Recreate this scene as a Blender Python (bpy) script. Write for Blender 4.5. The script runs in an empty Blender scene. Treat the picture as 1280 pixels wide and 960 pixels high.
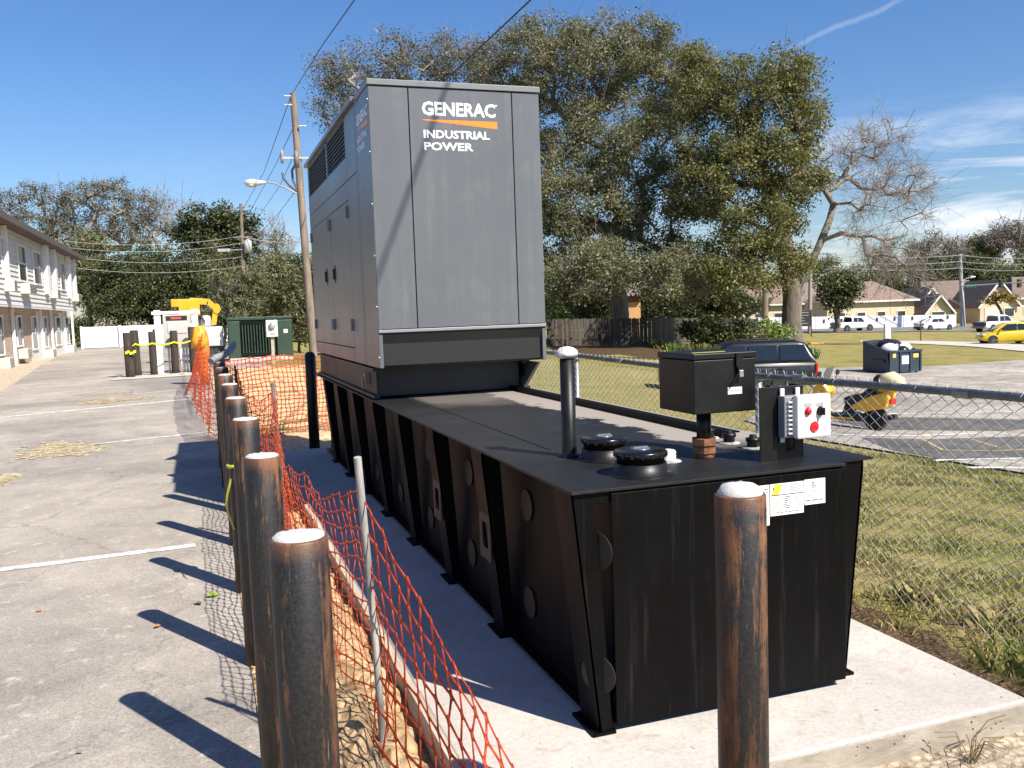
import bpy, math, random
import numpy as np
from mathutils import Vector, Matrix
random.seed(7); RNG = np.random.default_rng(7)
S = bpy.context.scene; COL = S.collection; R = math.radians
# ------------------------------------------------------------ camera
F, YAW, PIT, ROL, H = 1114.2, .33326, .08303, -.03423, 1.65
cy_, sy_ = math.cos(YAW), math.sin(YAW)
FWD = Vector((sy_*math.cos(PIT), cy_*math.cos(PIT), -math.sin(PIT)))
RT = Vector((cy_, -sy_, 0)); UP = RT.cross(FWD)
R2 = RT*math.cos(ROL)+UP*math.sin(ROL); U2 = UP*math.cos(ROL)-RT*math.sin(ROL)
CAMP = Vector((0, 0, H))
cd = bpy.data.cameras.new('camera'); cam = bpy.data.objects.new('camera', cd); COL.objects.link(cam)
cam.matrix_world = Matrix(((R2.x, U2.x, -FWD.x, 0), (R2.y, U2.y, -FWD.y, 0), (R2.z, U2.z, -FWD.z, H), (0, 0, 0, 1)))
cd.sensor_width = 36; cd.lens = F/1280*36; cd.clip_start = .05; cd.clip_end = 3000
S.camera = cam
# ------------------------------------------------------------ light and sky
SUN = Vector((.466, -.87, 1.0)).normalized()
EL = math.asin(SUN.z); AZ = math.atan2(SUN.x, SUN.y)
sd = bpy.data.lights.new('sun', 'SUN'); sun = bpy.data.objects.new('sun', sd); COL.objects.link(sun)
sd.energy = 5.0; sd.angle = R(.5); sd.color = (1, .93, .82)
sun.rotation_euler = SUN.to_track_quat('Z', 'Y').to_euler()
W = bpy.data.worlds.new('World'); S.world = W; W.use_nodes = True
def world():
    nt = W.node_tree; n = nt.nodes; L = nt.links.new; n.clear()
    out = n.new('ShaderNodeOutputWorld'); bg = n.new('ShaderNodeBackground'); L(bg.outputs[0], out.inputs[0])
    sky = n.new('ShaderNodeTexSky'); sky.sky_type = 'NISHITA'; sky.sun_disc = False
    sky.sun_elevation = EL; sky.sun_rotation = AZ; sky.air_density = 1.25; sky.dust_density = .3; sky.ozone_density = 3.5
    bg.inputs[1].default_value = .064
    g = n.new('ShaderNodeNewGeometry')
    sc = n.new('ShaderNodeVectorMath'); sc.operation = 'SCALE'; sc.inputs[3].default_value = -1
    tc = n.new('ShaderNodeTexCoord')
    mp = n.new('ShaderNodeMapping'); mp.inputs['Rotation'].default_value = (0, R(-14), R(20)); mp.inputs['Scale'].default_value = (1.2, 1.2, 7)
    L(tc.outputs['Generated'], mp.inputs[0])
    no = n.new('ShaderNodeTexNoise'); no.inputs['Scale'].default_value = 3.1; no.inputs['Detail'].default_value = 9; no.inputs['Roughness'].default_value = .62; no.inputs['Distortion'].default_value = .5
    L(mp.outputs[0], no.inputs['Vector'])
    rp = n.new('ShaderNodeValToRGB'); rp.color_ramp.elements[0].position = .47; rp.color_ramp.elements[1].position = .66
    L(no.outputs[0], rp.inputs[0])
    # thin cirrus lives low in the sky, more of it towards +X
    sep = n.new('ShaderNodeSeparateXYZ'); L(tc.outputs['Generated'], sep.inputs[0])
    lo = n.new('ShaderNodeMapRange'); lo.inputs[1].default_value = .2; lo.inputs[2].default_value = .13; L(sep.outputs[2], lo.inputs[0])
    rt = n.new('ShaderNodeMapRange'); rt.inputs[1].default_value = .45; rt.inputs[2].default_value = .72; rt.inputs[3].default_value = .06; rt.inputs[4].default_value = 1; L(sep.outputs[0], rt.inputs[0])
    m1 = n.new('ShaderNodeMath'); m1.operation = 'MULTIPLY'; L(lo.outputs[0], m1.inputs[0]); L(rt.outputs[0], m1.inputs[1])
    m2 = n.new('ShaderNodeMath'); m2.operation = 'MULTIPLY'; L(m1.outputs[0], m2.inputs[0]); L(rp.outputs[0], m2.inputs[1])
    # one condensation trail: a narrow band round the direction it follows
    a = FWD+R2*(985-640)/F+U2*(480-64)/F; b = FWD+R2*(1135-640)/F+U2*(480+6)/F
    nn = a.cross(b).normalized(); mid = (a.normalized()+b.normalized()).normalized(); half = .5*a.angle(b)
    wob = n.new('ShaderNodeTexNoise'); wob.inputs['Scale'].default_value = 26; wob.inputs['Detail'].default_value = 5; L(tc.outputs['Generated'], wob.inputs['Vector'])
    d1 = n.new('ShaderNodeVectorMath'); d1.operation = 'DOT_PRODUCT'; d1.inputs[1].default_value = nn; L(tc.outputs['Generated'], d1.inputs[0])
    wo = n.new('ShaderNodeMath'); wo.operation = 'MULTIPLY_ADD'; wo.inputs[1].default_value = .012; wo.inputs[2].default_value = -.006; L(wob.outputs[0], wo.inputs[0])
    ad = n.new('ShaderNodeMath'); ad.operation = 'ADD'; L(d1.outputs['Value'], ad.inputs[0]); L(wo.outputs[0], ad.inputs[1])
    ab = n.new('ShaderNodeMath'); ab.operation = 'ABSOLUTE'; L(ad.outputs[0], ab.inputs[0])
    mr = n.new('ShaderNodeMapRange'); mr.inputs[1].default_value = .0036; mr.inputs[2].default_value = .0008; L(ab.outputs[0], mr.inputs[0])
    d2 = n.new('ShaderNodeVectorMath'); d2.operation = 'DOT_PRODUCT'; d2.inputs[1].default_value = mid; L(tc.outputs['Generated'], d2.inputs[0])
    mr2 = n.new('ShaderNodeMapRange'); mr2.inputs[1].default_value = math.cos(half*1.1); mr2.inputs[2].default_value = math.cos(half*.7); L(d2.outputs['Value'], mr2.inputs[0])
    m3 = n.new('ShaderNodeMath'); m3.operation = 'MULTIPLY'; L(mr.outputs[0], m3.inputs[0]); L(mr2.outputs[0], m3.inputs[1])
    m4 = n.new('ShaderNodeMath'); m4.operation = 'MULTIPLY'; m4.inputs[1].default_value = .15; L(m3.outputs[0], m4.inputs[0])
    mx = n.new('ShaderNodeMath'); mx.operation = 'MAXIMUM'; L(m2.outputs[0], mx.inputs[0]); L(m4.outputs[0], mx.inputs[1])
    mix = n.new('ShaderNodeMix'); mix.data_type = 'RGBA'; mix.inputs[7].default_value = (9.5, 9.9, 10.6, 1)
    hs = n.new('ShaderNodeHueSaturation'); hs.inputs['Saturation'].default_value = 1.18; L(sky.outputs[0], hs.inputs['Color'])
    gr = n.new('ShaderNodeMix'); gr.data_type = 'RGBA'; gr.blend_type = 'MULTIPLY'; gr.inputs[0].default_value = 1; gr.inputs[7].default_value = (.86, .95, 1.2, 1); L(hs.outputs[0], gr.inputs[6])
    L(mx.outputs[0], mix.inputs[0]); L(gr.outputs[2], mix.inputs[6]); L(mix.outputs[2], bg.inputs[0])
world()
vs = S.view_settings; vs.view_transform = 'Standard'; vs.look = 'None'; vs.gamma = 1; vs.use_curve_mapping = False; vs.exposure = .84
S.render.film_transparent = False
S.cycles.max_bounces = 6; S.cycles.transparent_max_bounces = 8

# ------------------------------------------------------------ surveying helpers: where a sight line of the survey meets the place
def ray(px, py): return FWD+R2*((px-640)/F)+U2*((480-py)/F)
def P(px, py, d): return CAMP+ray(px, py)*d
def G(px, py, z=0.):
    r = ray(px, py); return CAMP+r*((z-H)/r.z)
def AX(px, py, X): r = ray(px, py); return CAMP+r*(X/r.x)
def AY(px, py, Y): r = ray(px, py); return CAMP+r*(Y/r.y)
KX = [-60, 3.3, 4, 6, 8, 10, 13, 17, 22, 30, 40, 50, 70, 90, 140, 300]
KZ = [0, 0, -.05, -.3, -.54, -.75, -1.13, -1.50, -1.62, -1.78, -1.88, -2.02, -2.3, -2.62, -2.9, -3.2]
def tz0(x, y):
    z = np.interp(x, KX, KZ); t = np.clip((y/np.maximum(x, .1)-1.3)/.7, 0, 1); t = t*t*(3-2*t)
    t = np.where(x < 12, t*np.clip((x-3)/9, 0, 1), t)
    return z*(1-.4*t)
GX = np.array([-300, -120, -60, -30, -15, -5, 0, 3.3, 4, 5, 6, 7, 8, 9, 10, 11.5, 13, 15, 17, 19.5, 22, 26, 30, 35, 40, 45, 50, 60, 70, 80, 90, 115, 140, 200, 300, 600, 1200])
GY = np.array([-200, -60, -20, -5, 0, 2, 4, 6, 8, 10, 12, 14, 17, 20, 24, 28, 32, 36, 40, 45, 50, 55, 60, 65, 70, 80, 90, 105, 120, 150, 200, 300, 600, 1200])
GZ = np.array([[float(tz0(x, max(y, 1))) for x in GX] for y in GY])
def tz(x, y):
    i = min(max(np.searchsorted(GX, x)-1, 0), len(GX)-2); j = min(max(np.searchsorted(GY, y)-1, 0), len(GY)-2)
    u = (x-GX[i])/(GX[i+1]-GX[i]); v = (y-GY[j])/(GY[j+1]-GY[j])
    return float((GZ[j, i]*(1-u)+GZ[j, i+1]*u)*(1-v)+(GZ[j+1, i]*(1-u)+GZ[j+1, i+1]*u)*v)
def onground(px, py, d0=5, d1=400):
    """first meeting of the sight line with the terrain"""
    d = d0
    while d < d1:
        p = P(px, py, d)
        if p.z <= tz(p.x, p.y): break
        d *= 1.01
    return Vector((p.x, p.y, tz(p.x, p.y)))
def dep(p): return (Vector(p)-CAMP).dot(FWD)

# ------------------------------------------------------------ materials
MATS = {}
def newmat(name):
    m = bpy.data.materials.new(name); m.use_nodes = True; MATS[name] = m
    return m, m.node_tree.nodes, m.node_tree.links.new, m.node_tree.nodes['Principled BSDF']
def ramp(n, stops):
    r = n.new('ShaderNodeValToRGB'); e = r.color_ramp.elements
    while len(e) < len(stops): e.new(.5)
    for q, (p, c) in zip(e, stops): q.position = p; q.color = tuple(c)+(1,) if len(c) == 3 else c
    return r
def noise(n, L, scale, detail=5, rough=.6, vec=None, dist=0, stretch=None):
    t = n.new('ShaderNodeTexNoise'); t.inputs['Scale'].default_value = scale; t.inputs['Detail'].default_value = detail
    t.inputs['Roughness'].default_value = rough; t.inputs['Distortion'].default_value = dist
    if vec is None:
        vec = n.new('ShaderNodeTexCoord').outputs['Object']
    if stretch:
        mp = n.new('ShaderNodeMapping'); mp.inputs['Scale'].default_value = stretch; L(vec, mp.inputs[0]); vec = mp.outputs[0]
    L(vec, t.inputs['Vector']); return t
def mixc(n, L, fac, a, b, mode='MIX'):
    m = n.new('ShaderNodeMix'); m.data_type = 'RGBA'; m.blend_type = mode
    for v, i in ((fac, 0), (a, 6), (b, 7)):
        if hasattr(v, 'node'): L(v, m.inputs[i])
        else: m.inputs[i].default_value = v if i == 0 else (tuple(v)+(1,) if len(v) == 3 else v)
    return m.outputs[2]
def bump(n, L, b, src, strength=.3, dist=.01):
    q = n.new('ShaderNodeBump'); q.inputs['Strength'].default_value = strength; q.inputs['Distance'].default_value = dist
    L(src, q.inputs['Height'])
    if b.inputs['Normal'].is_linked: L(b.inputs['Normal'].links[0].from_socket, q.inputs['Normal'])
    L(q.outputs[0], b.inputs['Normal'])
def worldpos(n): return n.new('ShaderNodeNewGeometry').outputs['Position']
def M(name, col=(.5, .5, .5), rough=.6, metal=0, var=.12, scale=6, bmp=.05, spec=None, stretch=None, col2=None, coat=0):
    """paint, plastic, metal or wood with a little uneven colour and relief"""
    if name in MATS: return MATS[name]
    m, n, L, b = newmat(name)
    b.inputs['Roughness'].default_value = rough; b.inputs['Metallic'].default_value = metal
    if spec is not None: b.inputs['Specular IOR Level'].default_value = spec
    if coat: b.inputs['Coat Weight'].default_value = coat; b.inputs['Coat Roughness'].default_value = .08
    t = noise(n, L, scale, 6, .65, stretch=stretch)
    c2 = col2 or tuple(max(0, c*(1-2.2*var)) for c in col); c1 = col if col2 else tuple(c*(1+var) for c in col)
    r = ramp(n, [(.3, c2), (.7, c1)]); L(t.outputs[0], r.inputs[0]); L(r.outputs[0], b.inputs['Base Color'])
    rr = n.new('ShaderNodeMapRange'); rr.inputs[3].default_value = max(.03, rough-.12); rr.inputs[4].default_value = min(1, rough+.12); L(t.outputs[0], rr.inputs[0]); L(rr.outputs[0], b.inputs['Roughness'])
    if bmp: bump(n, L, b, noise(n, L, scale*12, 3, stretch=stretch).outputs[0], bmp, .01)
    return m

def weather(name, dust, amt):
    m = MATS[name]; n = m.node_tree.nodes; L = m.node_tree.links.new; b = n['Principled BSDF']; src = b.inputs['Base Color'].links[0].from_socket
    s = noise(n, L, 16, 5, .7, None, .2, (1, 1, .05)); d = noise(n, L, 3.5, 7, .75, None, .6); mu = n.new('ShaderNodeMath'); mu.operation = 'MULTIPLY'; L(s.outputs[0], mu.inputs[0]); L(d.outputs[0], mu.inputs[1])
    r = ramp(n, [(.24, (0, 0, 0)), (.42, (amt, amt, amt))]); L(mu.outputs[0], r.inputs[0]); L(mixc(n, L, r.outputs[0], src, dust), b.inputs['Base Color'])
def m_asphalt(name, base, light, patch=True):
    m, n, L, b = newmat(name); pos = worldpos(n); b.inputs['Roughness'].default_value = .95; b.inputs['Specular IOR Level'].default_value = .2
    big = noise(n, L, .22, 6, .6, pos, .6); mid = noise(n, L, 1.5, 6, .7, pos, .8); fine = noise(n, L, 90, 3, .7, pos); fl = noise(n, L, 9, 5, .75, pos)
    r1 = ramp(n, [(.33, base), (.68, light)]); L(mid.outputs[0], r1.inputs[0])
    r2 = ramp(n, [(.36, (.72, .71, .71)), (.64, (1.2, 1.17, 1.12))]); L(big.outputs[0], r2.inputs[0])
    c = mixc(n, L, 1., r1.outputs[0], r2.outputs[0], 'MULTIPLY')
    r3 = ramp(n, [(.28, (.62, .62, .62)), (.5, (1, 1, 1)), (.78, (1.35, 1.33, 1.28))]); L(fine.outputs[0], r3.inputs[0])
    c = mixc(n, L, 1., c, r3.outputs[0], 'MULTIPLY')
    r4 = ramp(n, [(.57, (0, 0, 0)), (.76, (.9, .9, .9))]); L(fl.outputs[0], r4.inputs[0])
    c = mixc(n, L, r4.outputs[0], c, tuple(x*1.55 for x in light))
    # dark oil spots and thin cracks
    sp = noise(n, L, 2.3, 3, .5, pos); r5 = ramp(n, [(.70, (0, 0, 0)), (.76, (.7, .7, .7))]); L(sp.outputs[0], r5.inputs[0])
    c = mixc(n, L, r5.outputs[0], c, tuple(x*.55 for x in base))
    v = n.new('ShaderNodeTexVoronoi'); v.feature = 'DISTANCE_TO_EDGE'; v.inputs['Scale'].default_value = .42
    wv = n.new('ShaderNodeVectorMath'); L(pos, wv.inputs[0]); sc = n.new('ShaderNodeVectorMath'); sc.operation = 'SCALE'; sc.inputs[3].default_value = .8
    L(mid.outputs[1], sc.inputs[0]); L(sc.outputs[0], wv.inputs[1]); L(wv.outputs[0], v.inputs['Vector'])
    r6 = ramp(n, [(.0, (.55, .55, .55)), (.006, (0, 0, 0))]); L(v.outputs[0], r6.inputs[0])
    c = mixc(n, L, r6.outputs[0], c, tuple(x*.5 for x in base))
    L(c, b.inputs['Base Color']); bump(n, L, b, fine.outputs[0], .55, .006); bump(n, L, b, fl.outputs[0], .25, .01)
    return m
A_LEFT = m_asphalt('asphalt_worn', (.275, .252, .226), (.39, .357, .318))
A_LOT = m_asphalt('asphalt_parking', (.19, .178, .163), (.43, .395, .35))
A_ROAD = m_asphalt('asphalt_road', (.16, .155, .15), (.24, .23, .22))

def m_concrete():
    m, n, L, b = newmat('concrete'); pos = worldpos(n); b.inputs['Roughness'].default_value = .9; b.inputs['Specular IOR Level'].default_value = .25
    a = noise(n, L, 1.8, 6, .62, pos, .4); f = noise(n, L, 60, 4, .7, pos); s = noise(n, L, 7, 5, .72, pos, 1.)
    r = ramp(n, [(.3, (.42, .385, .345)), (.7, (.55, .515, .475))]); L(a.outputs[0], r.inputs[0])
    r2 = ramp(n, [(.25, (.8, .79, .78)), (.6, (1.03, 1.03, 1.02))]); L(f.outputs[0], r2.inputs[0])
    c = mixc(n, L, 1., r.outputs[0], r2.outputs[0], 'MULTIPLY')
    r3 = ramp(n, [(.56, (0, 0, 0)), (.72, (.6, .6, .6))]); L(s.outputs[0], r3.inputs[0]); c = mixc(n, L, r3.outputs[0], c, (.33, .25, .17))
    dn = noise(n, L, 34, 2, .5, pos); r4 = ramp(n, [(.735, (0, 0, 0)), (.76, (.7, .7, .7))]); L(dn.outputs[0], r4.inputs[0]); c = mixc(n, L, r4.outputs[0], c, (.11, .09, .07))
    L(c, b.inputs['Base Color']); bump(n, L, b, f.outputs[0], .3, .004); bump(n, L, b, s.outputs[0], .25, .012); return m
def m_pitted():
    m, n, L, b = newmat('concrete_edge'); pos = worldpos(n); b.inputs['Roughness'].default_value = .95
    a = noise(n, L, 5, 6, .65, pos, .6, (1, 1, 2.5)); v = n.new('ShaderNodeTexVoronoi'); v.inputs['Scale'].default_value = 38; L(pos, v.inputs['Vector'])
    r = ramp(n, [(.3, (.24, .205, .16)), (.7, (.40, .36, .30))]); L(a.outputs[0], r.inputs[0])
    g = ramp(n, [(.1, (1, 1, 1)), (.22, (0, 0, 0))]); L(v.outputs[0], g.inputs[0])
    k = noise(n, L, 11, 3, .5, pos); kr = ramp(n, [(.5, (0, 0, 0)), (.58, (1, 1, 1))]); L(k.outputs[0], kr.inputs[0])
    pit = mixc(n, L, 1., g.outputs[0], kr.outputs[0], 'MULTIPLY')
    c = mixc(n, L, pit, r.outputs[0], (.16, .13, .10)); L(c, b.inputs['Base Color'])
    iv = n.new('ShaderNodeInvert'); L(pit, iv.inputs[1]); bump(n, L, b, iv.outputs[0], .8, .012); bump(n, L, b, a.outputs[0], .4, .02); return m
def m_grass():
    m, n, L, b = newmat('grass_ground'); pos = worldpos(n); b.inputs['Roughness'].default_value = 1; b.inputs['Specular IOR Level'].default_value = .05
    a = noise(n, L, .55, 6, .7, pos, .6); f = noise(n, L, 14, 5, .75, pos); g = noise(n, L, 55, 3, .7, pos)
    r = ramp(n, [(.3, (.42, .33, .17)), (.5, (.33, .29, .115)), (.72, (.185, .20, .055))]); L(a.outputs[0], r.inputs[0])
    r2 = ramp(n, [(.32, (.55, .5, .42)), (.55, (1, 1, 1)), (.75, (1.3, 1.25, 1.05))]); L(f.outputs[0], r2.inputs[0])
    c = mixc(n, L, 1., r.outputs[0], r2.outputs[0], 'MULTIPLY')
    r3 = ramp(n, [(.3, (.55, .55, .5)), (.7, (1.25, 1.25, 1.2))]); L(g.outputs[0], r3.inputs[0]); c = mixc(n, L, 1., c, r3.outputs[0], 'MULTIPLY')
    L(c, b.inputs['Base Color']); bump(n, L, b, f.outputs[0], .9, .06); bump(n, L, b, g.outputs[0], .6, .02); return m
def m_dirt(name, lo, hi, scale=6):
    m, n, L, b = newmat(name); pos = worldpos(n); b.inputs['Roughness'].default_value = 1; b.inputs['Specular IOR Level'].default_value = .1
    a = noise(n, L, scale, 8, .72, pos, .5); v = n.new('ShaderNodeTexVoronoi'); v.inputs['Scale'].default_value = scale*4; L(pos, v.inputs['Vector'])
    r = ramp(n, [(.28, lo), (.68, hi)]); L(a.outputs[0], r.inputs[0])
    r2 = ramp(n, [(.0, (1.12, 1.1, 1.08)), (.8, (.7, .66, .6))]); L(v.outputs[0], r2.inputs[0])
    L(mixc(n, L, 1., r.outputs[0], r2.outputs[0], 'MULTIPLY'), b.inputs['Base Color'])
    bump(n, L, b, a.outputs[0], .9, .05); bump(n, L, b, v.outputs[0], .7, .03); return m
CONC = m_concrete(); EDGE = m_pitted(); GRASS = m_grass()
DIRT = m_dirt('dug_dirt', (.34, .22, .11), (.76, .57, .35)); SAND = m_dirt('yellow_sand', (.50, .38, .2), (.78, .62, .38), 3)
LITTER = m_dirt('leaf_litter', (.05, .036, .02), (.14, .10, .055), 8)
def m_rust(name='rusty_steel', amount=.52):
    m, n, L, b = newmat(name); tc = n.new('ShaderNodeTexCoord').outputs['Object']
    oi = n.new('ShaderNodeObjectInfo'); ad = n.new('ShaderNodeVectorMath'); cb = n.new('ShaderNodeCombineXYZ')
    ml = n.new('ShaderNodeMath'); ml.operation = 'MULTIPLY'; ml.inputs[1].default_value = 37; L(oi.outputs['Random'], ml.inputs[0]); L(ml.outputs[0], cb.inputs[0]); L(ml.outputs[0], cb.inputs[1])
    L(tc, ad.inputs[0]); L(cb.outputs[0], ad.inputs[1]); vec = ad.outputs[0]
    st = noise(n, L, 14, 6, .65, vec, .4, (1, 1, .07)); bl = noise(n, L, 9, 7, .75, vec, .5, (1, 1, .4)); fi = noise(n, L, 120, 3, .7, vec)
    dk = ramp(n, [(.3, (.006, .0058, .006)), (.7, (.026, .024, .0235))]); L(fi.outputs[0], dk.inputs[0])
    ru = ramp(n, [(.2, (.022, .011, .007)), (.42, (.075, .032, .015)), (.6, (.17, .072, .030)), (.8, (.29, .145, .07))]); L(bl.outputs[0], ru.inputs[0])
    s2 = noise(n, L, 30, 5, .75, vec, .6, (1, 1, .05)); ms = n.new('ShaderNodeMath'); ms.operation = 'MULTIPLY_ADD'; ms.inputs[1].default_value = .55; L(s2.outputs[0], ms.inputs[0])
    mb_ = n.new('ShaderNodeMath'); mb_.operation = 'MULTIPLY_ADD'; mb_.inputs[1].default_value = .45; L(bl.outputs[0], mb_.inputs[0]); ml2 = n.new('ShaderNodeMath'); ml2.operation = 'MULTIPLY'; ml2.inputs[1].default_value = .55; L(st.outputs[0], ml2.inputs[0]); L(ml2.outputs[0], mb_.inputs[2])
    L(mb_.outputs[0], ms.inputs[2])
    mk = ramp(n, [(amount+.28, (0, 0, 0)), (amount+.33, (.8, .8, .8)), (amount+.5, (1, 1, 1))]); L(ms.outputs[0], mk.inputs[0])
    c = mixc(n, L, mk.outputs[0], dk.outputs[0], ru.outputs[0])
    # rust is heavier just under the cut rim
    sp = n.new('ShaderNodeSeparateXYZ'); L(tc, sp.inputs[0]); zr = n.new('ShaderNodeMapRange'); zr.inputs[1].default_value = 1.135; zr.inputs[2].default_value = 1.19; L(sp.outputs[2], zr.inputs[0])
    wz = n.new('ShaderNodeMath'); wz.operation = 'MULTIPLY'; L(zr.outputs[0], wz.inputs[0]); L(bl.outputs[0], wz.inputs[1])
    c = mixc(n, L, wz.outputs[0], c, (.27, .12, .055))
    sc_ = noise(n, L, 60, 3, .8, vec, 2.5, (1, 1, .06)); sr = ramp(n, [(.66, (0, 0, 0)), (.70, (.5, .5, .5))]); L(sc_.outputs[0], sr.inputs[0]); c = mixc(n, L, sr.outputs[0], c, (.20, .19, .18))
    lt = noise(n, L, 5, 6, .8, vec, 1.5, (1, 1, .22)); lr = ramp(n, [(.64, (0, 0, 0)), (.72, (.6, .6, .6))]); L(lt.outputs[0], lr.inputs[0]); c = mixc(n, L, lr.outputs[0], c, (.24, .2, .17))
    L(c, b.inputs['Base Color']); rr = n.new('ShaderNodeMapRange'); rr.inputs[3].default_value = .5; rr.inputs[4].default_value = .9; L(mk.outputs[0], rr.inputs[0]); L(rr.outputs[0], b.inputs['Roughness'])
    b.inputs['Metallic'].default_value = .15; bump(n, L, b, bl.outputs[0], .35, .006); bump(n, L, b, fi.outputs[0], .2, .002); return m
RUST = m_rust(); RUST2 = m_rust('rusty_steel_heavy', .47)
def m_tank():
    m, n, L, b = newmat('black_tank_paint'); tc = n.new('ShaderNodeTexCoord').outputs['Object']
    a = noise(n, L, 2.2, 7, .7, tc, .5); s = noise(n, L, 22, 5, .7, tc, 0, (1.2, 1.2, .07)); f = noise(n, L, 150, 3, .7, tc); d = noise(n, L, 9, 7, .8, tc, .8)
    r = ramp(n, [(.3, (.0016, .0016, .0018)), (.75, (.0048, .0048, .005))]); L(a.outputs[0], r.inputs[0])
    k = ramp(n, [(.55, (0, 0, 0)), (.85, (.28, .28, .28))]); L(s.outputs[0], k.inputs[0]); c = mixc(n, L, k.outputs[0], r.outputs[0], (.075, .072, .068))
    q = ramp(n, [(.66, (0, 0, 0)), (.8, (.45, .45, .45))]); L(d.outputs[0], q.inputs[0]); c = mixc(n, L, q.outputs[0], c, (.06, .055, .05))
    L(c, b.inputs['Base Color']); rr = n.new('ShaderNodeMapRange'); rr.inputs[3].default_value = .34; rr.inputs[4].default_value = .6; b.inputs['Specular IOR Level'].default_value = .1; L(a.outputs[0], rr.inputs[0]); L(rr.outputs[0], b.inputs['Roughness'])
    bump(n, L, b, f.outputs[0], .12, .003); bump(n, L, b, a.outputs[0], .12, .02); return m
TANK = m_tank()
def m_deck():
    m, n, L, b = newmat('black_deck_paint'); tc = n.new('ShaderNodeTexCoord').outputs['Object']
    a = noise(n, L, 1.3, 7, .65, tc, .8); f = noise(n, L, 120, 3, .7, tc); d = noise(n, L, 5, 8, .8, tc, 1.2)
    r = ramp(n, [(.3, (.006, .0062, .0065)), (.72, (.017, .017, .017))]); L(a.outputs[0], r.inputs[0])
    q = ramp(n, [(.56, (0, 0, 0)), (.74, (.5, .5, .5))]); L(d.outputs[0], q.inputs[0]); c = mixc(n, L, q.outputs[0], r.outputs[0], (.07, .065, .058))
    # dried puddle dust left along the far side and under the enclosure
    sx = n.new('ShaderNodeSeparateXYZ'); L(tc, sx.inputs[0])
    e = noise(n, L, 2.6, 5, .65, tc, .4); em = n.new('ShaderNodeMath'); em.operation = 'MULTIPLY_ADD'; em.inputs[1].default_value = .6; L(e.outputs[0], em.inputs[0]); L(sx.outputs[0], em.inputs[2])
    x1 = n.new('ShaderNodeMapRange'); x1.inputs[1].default_value = 1.02; x1.inputs[2].default_value = 1.06; x1.inputs[4].default_value = .8; L(em.outputs[0], x1.inputs[0])
    y0 = n.new('ShaderNodeMapRange'); y0.inputs[1].default_value = .5; y0.inputs[2].default_value = .8; L(sx.outputs[1], y0.inputs[0])
    mm = n.new('ShaderNodeMath'); mm.operation = 'MULTIPLY'; L(x1.outputs[0], mm.inputs[0]); L(y0.outputs[0], mm.inputs[1])
    c = mixc(n, L, mm.outputs[0], c, (.40, .35, .29))
    ey = n.new('ShaderNodeMath'); ey.operation = 'MULTIPLY_ADD'; ey.inputs[1].default_value = .9; L(e.outputs[0], ey.inputs[0]); L(sx.outputs[1], ey.inputs[2])
    y1 = n.new('ShaderNodeMapRange'); y1.inputs[1].default_value = 3.2; y1.inputs[2].default_value = 3.75; y1.inputs[4].default_value = .45; L(ey.outputs[0], y1.inputs[0])
    x2 = n.new('ShaderNodeMapRange'); x2.inputs[1].default_value = .1; x2.inputs[2].default_value = .2; L(sx.outputs[0], x2.inputs[0])
    m5 = n.new('ShaderNodeMath'); m5.operation = 'MULTIPLY'; L(y1.outputs[0], m5.inputs[0]); L(x2.outputs[0], m5.inputs[1])
    c = mixc(n, L, m5.outputs[0], c, (.27, .24, .21))
    L(c, b.inputs['Base Color']); rr = n.new('ShaderNodeMapRange'); b.inputs['Specular IOR Level'].default_value = .32; rr.inputs[3].default_value = .38; rr.inputs[4].default_value = .7; L(d.outputs[0], rr.inputs[0]); L(rr.outputs[0], b.inputs['Roughness'])
    bump(n, L, b, f.outputs[0], .1, .003); bump(n, L, b, a.outputs[0], .1, .03); return m
DECK = m_deck()
def m_leaf(name, cols, trans=.25):
    m, n, L, b = newmat(name); g = n.new('ShaderNodeNewGeometry'); r = ramp(n, [(i/(len(cols)-1), c) for i, c in enumerate(cols)])
    pos = noise(n, L, .35, 3, .6, g.outputs['Position']); ad = n.new('ShaderNodeMath'); ad.operation = 'MULTIPLY_ADD'; ad.inputs[1].default_value = 1.3; ad.inputs[2].default_value = -.65
    L(pos.outputs[0], ad.inputs[0]); a2 = n.new('ShaderNodeMath'); L(g.outputs['Random Per Island'], a2.inputs[0]); L(ad.outputs[0], a2.inputs[1]); L(a2.outputs[0], r.inputs[0])
    L(r.outputs[0], b.inputs['Base Color']); b.inputs['Roughness'].default_value = .5; b.inputs['Specular IOR Level'].default_value = .35
    t = n.new('ShaderNodeBsdfTranslucent'); L(r.outputs[0], t.inputs[0]); mx = n.new('ShaderNodeMixShader'); mx.inputs[0].default_value = trans
    L(b.outputs[0], mx.inputs[1]); L(t.outputs[0], mx.inputs[2]); L(mx.outputs[0], n['Material Output'].inputs[0]); return m
LF_OAK = m_leaf('leaf_oak', [(.06, .074, .026), (.13, .142, .056), (.205, .205, .092), (.28, .262, .145)], .34)
LF_GREY = m_leaf('leaf_greyish', [(.06, .066, .038), (.12, .12, .075), (.185, .18, .125), (.25, .235, .18)], .3)
LF_YEL = m_leaf('leaf_olive', [(.062, .074, .020), (.125, .138, .036), (.19, .19, .058), (.26, .235, .095)], .32)
LF_DARK = m_leaf('leaf_dark', [(.018, .026, .010), (.042, .058, .020), (.085, .10, .034), (.16, .165, .06)], .25)
LF_BRIGHT = m_leaf('leaf_bright', [(0.081, 0.135, 0.027), (0.149, 0.230, 0.054), (0.230, 0.311, 0.081), (0.351, 0.378, 0.135)])
LF_BROWN = m_leaf('leaf_brown', [(.11, .085, .065), (.17, .135, .11), (.23, .19, .16), (.28, .24, .21)])
LF_GOLD = m_leaf('leaf_gold', [(.16, .10, .02), (.26, .19, .04), (.32, .26, .08)])
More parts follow.
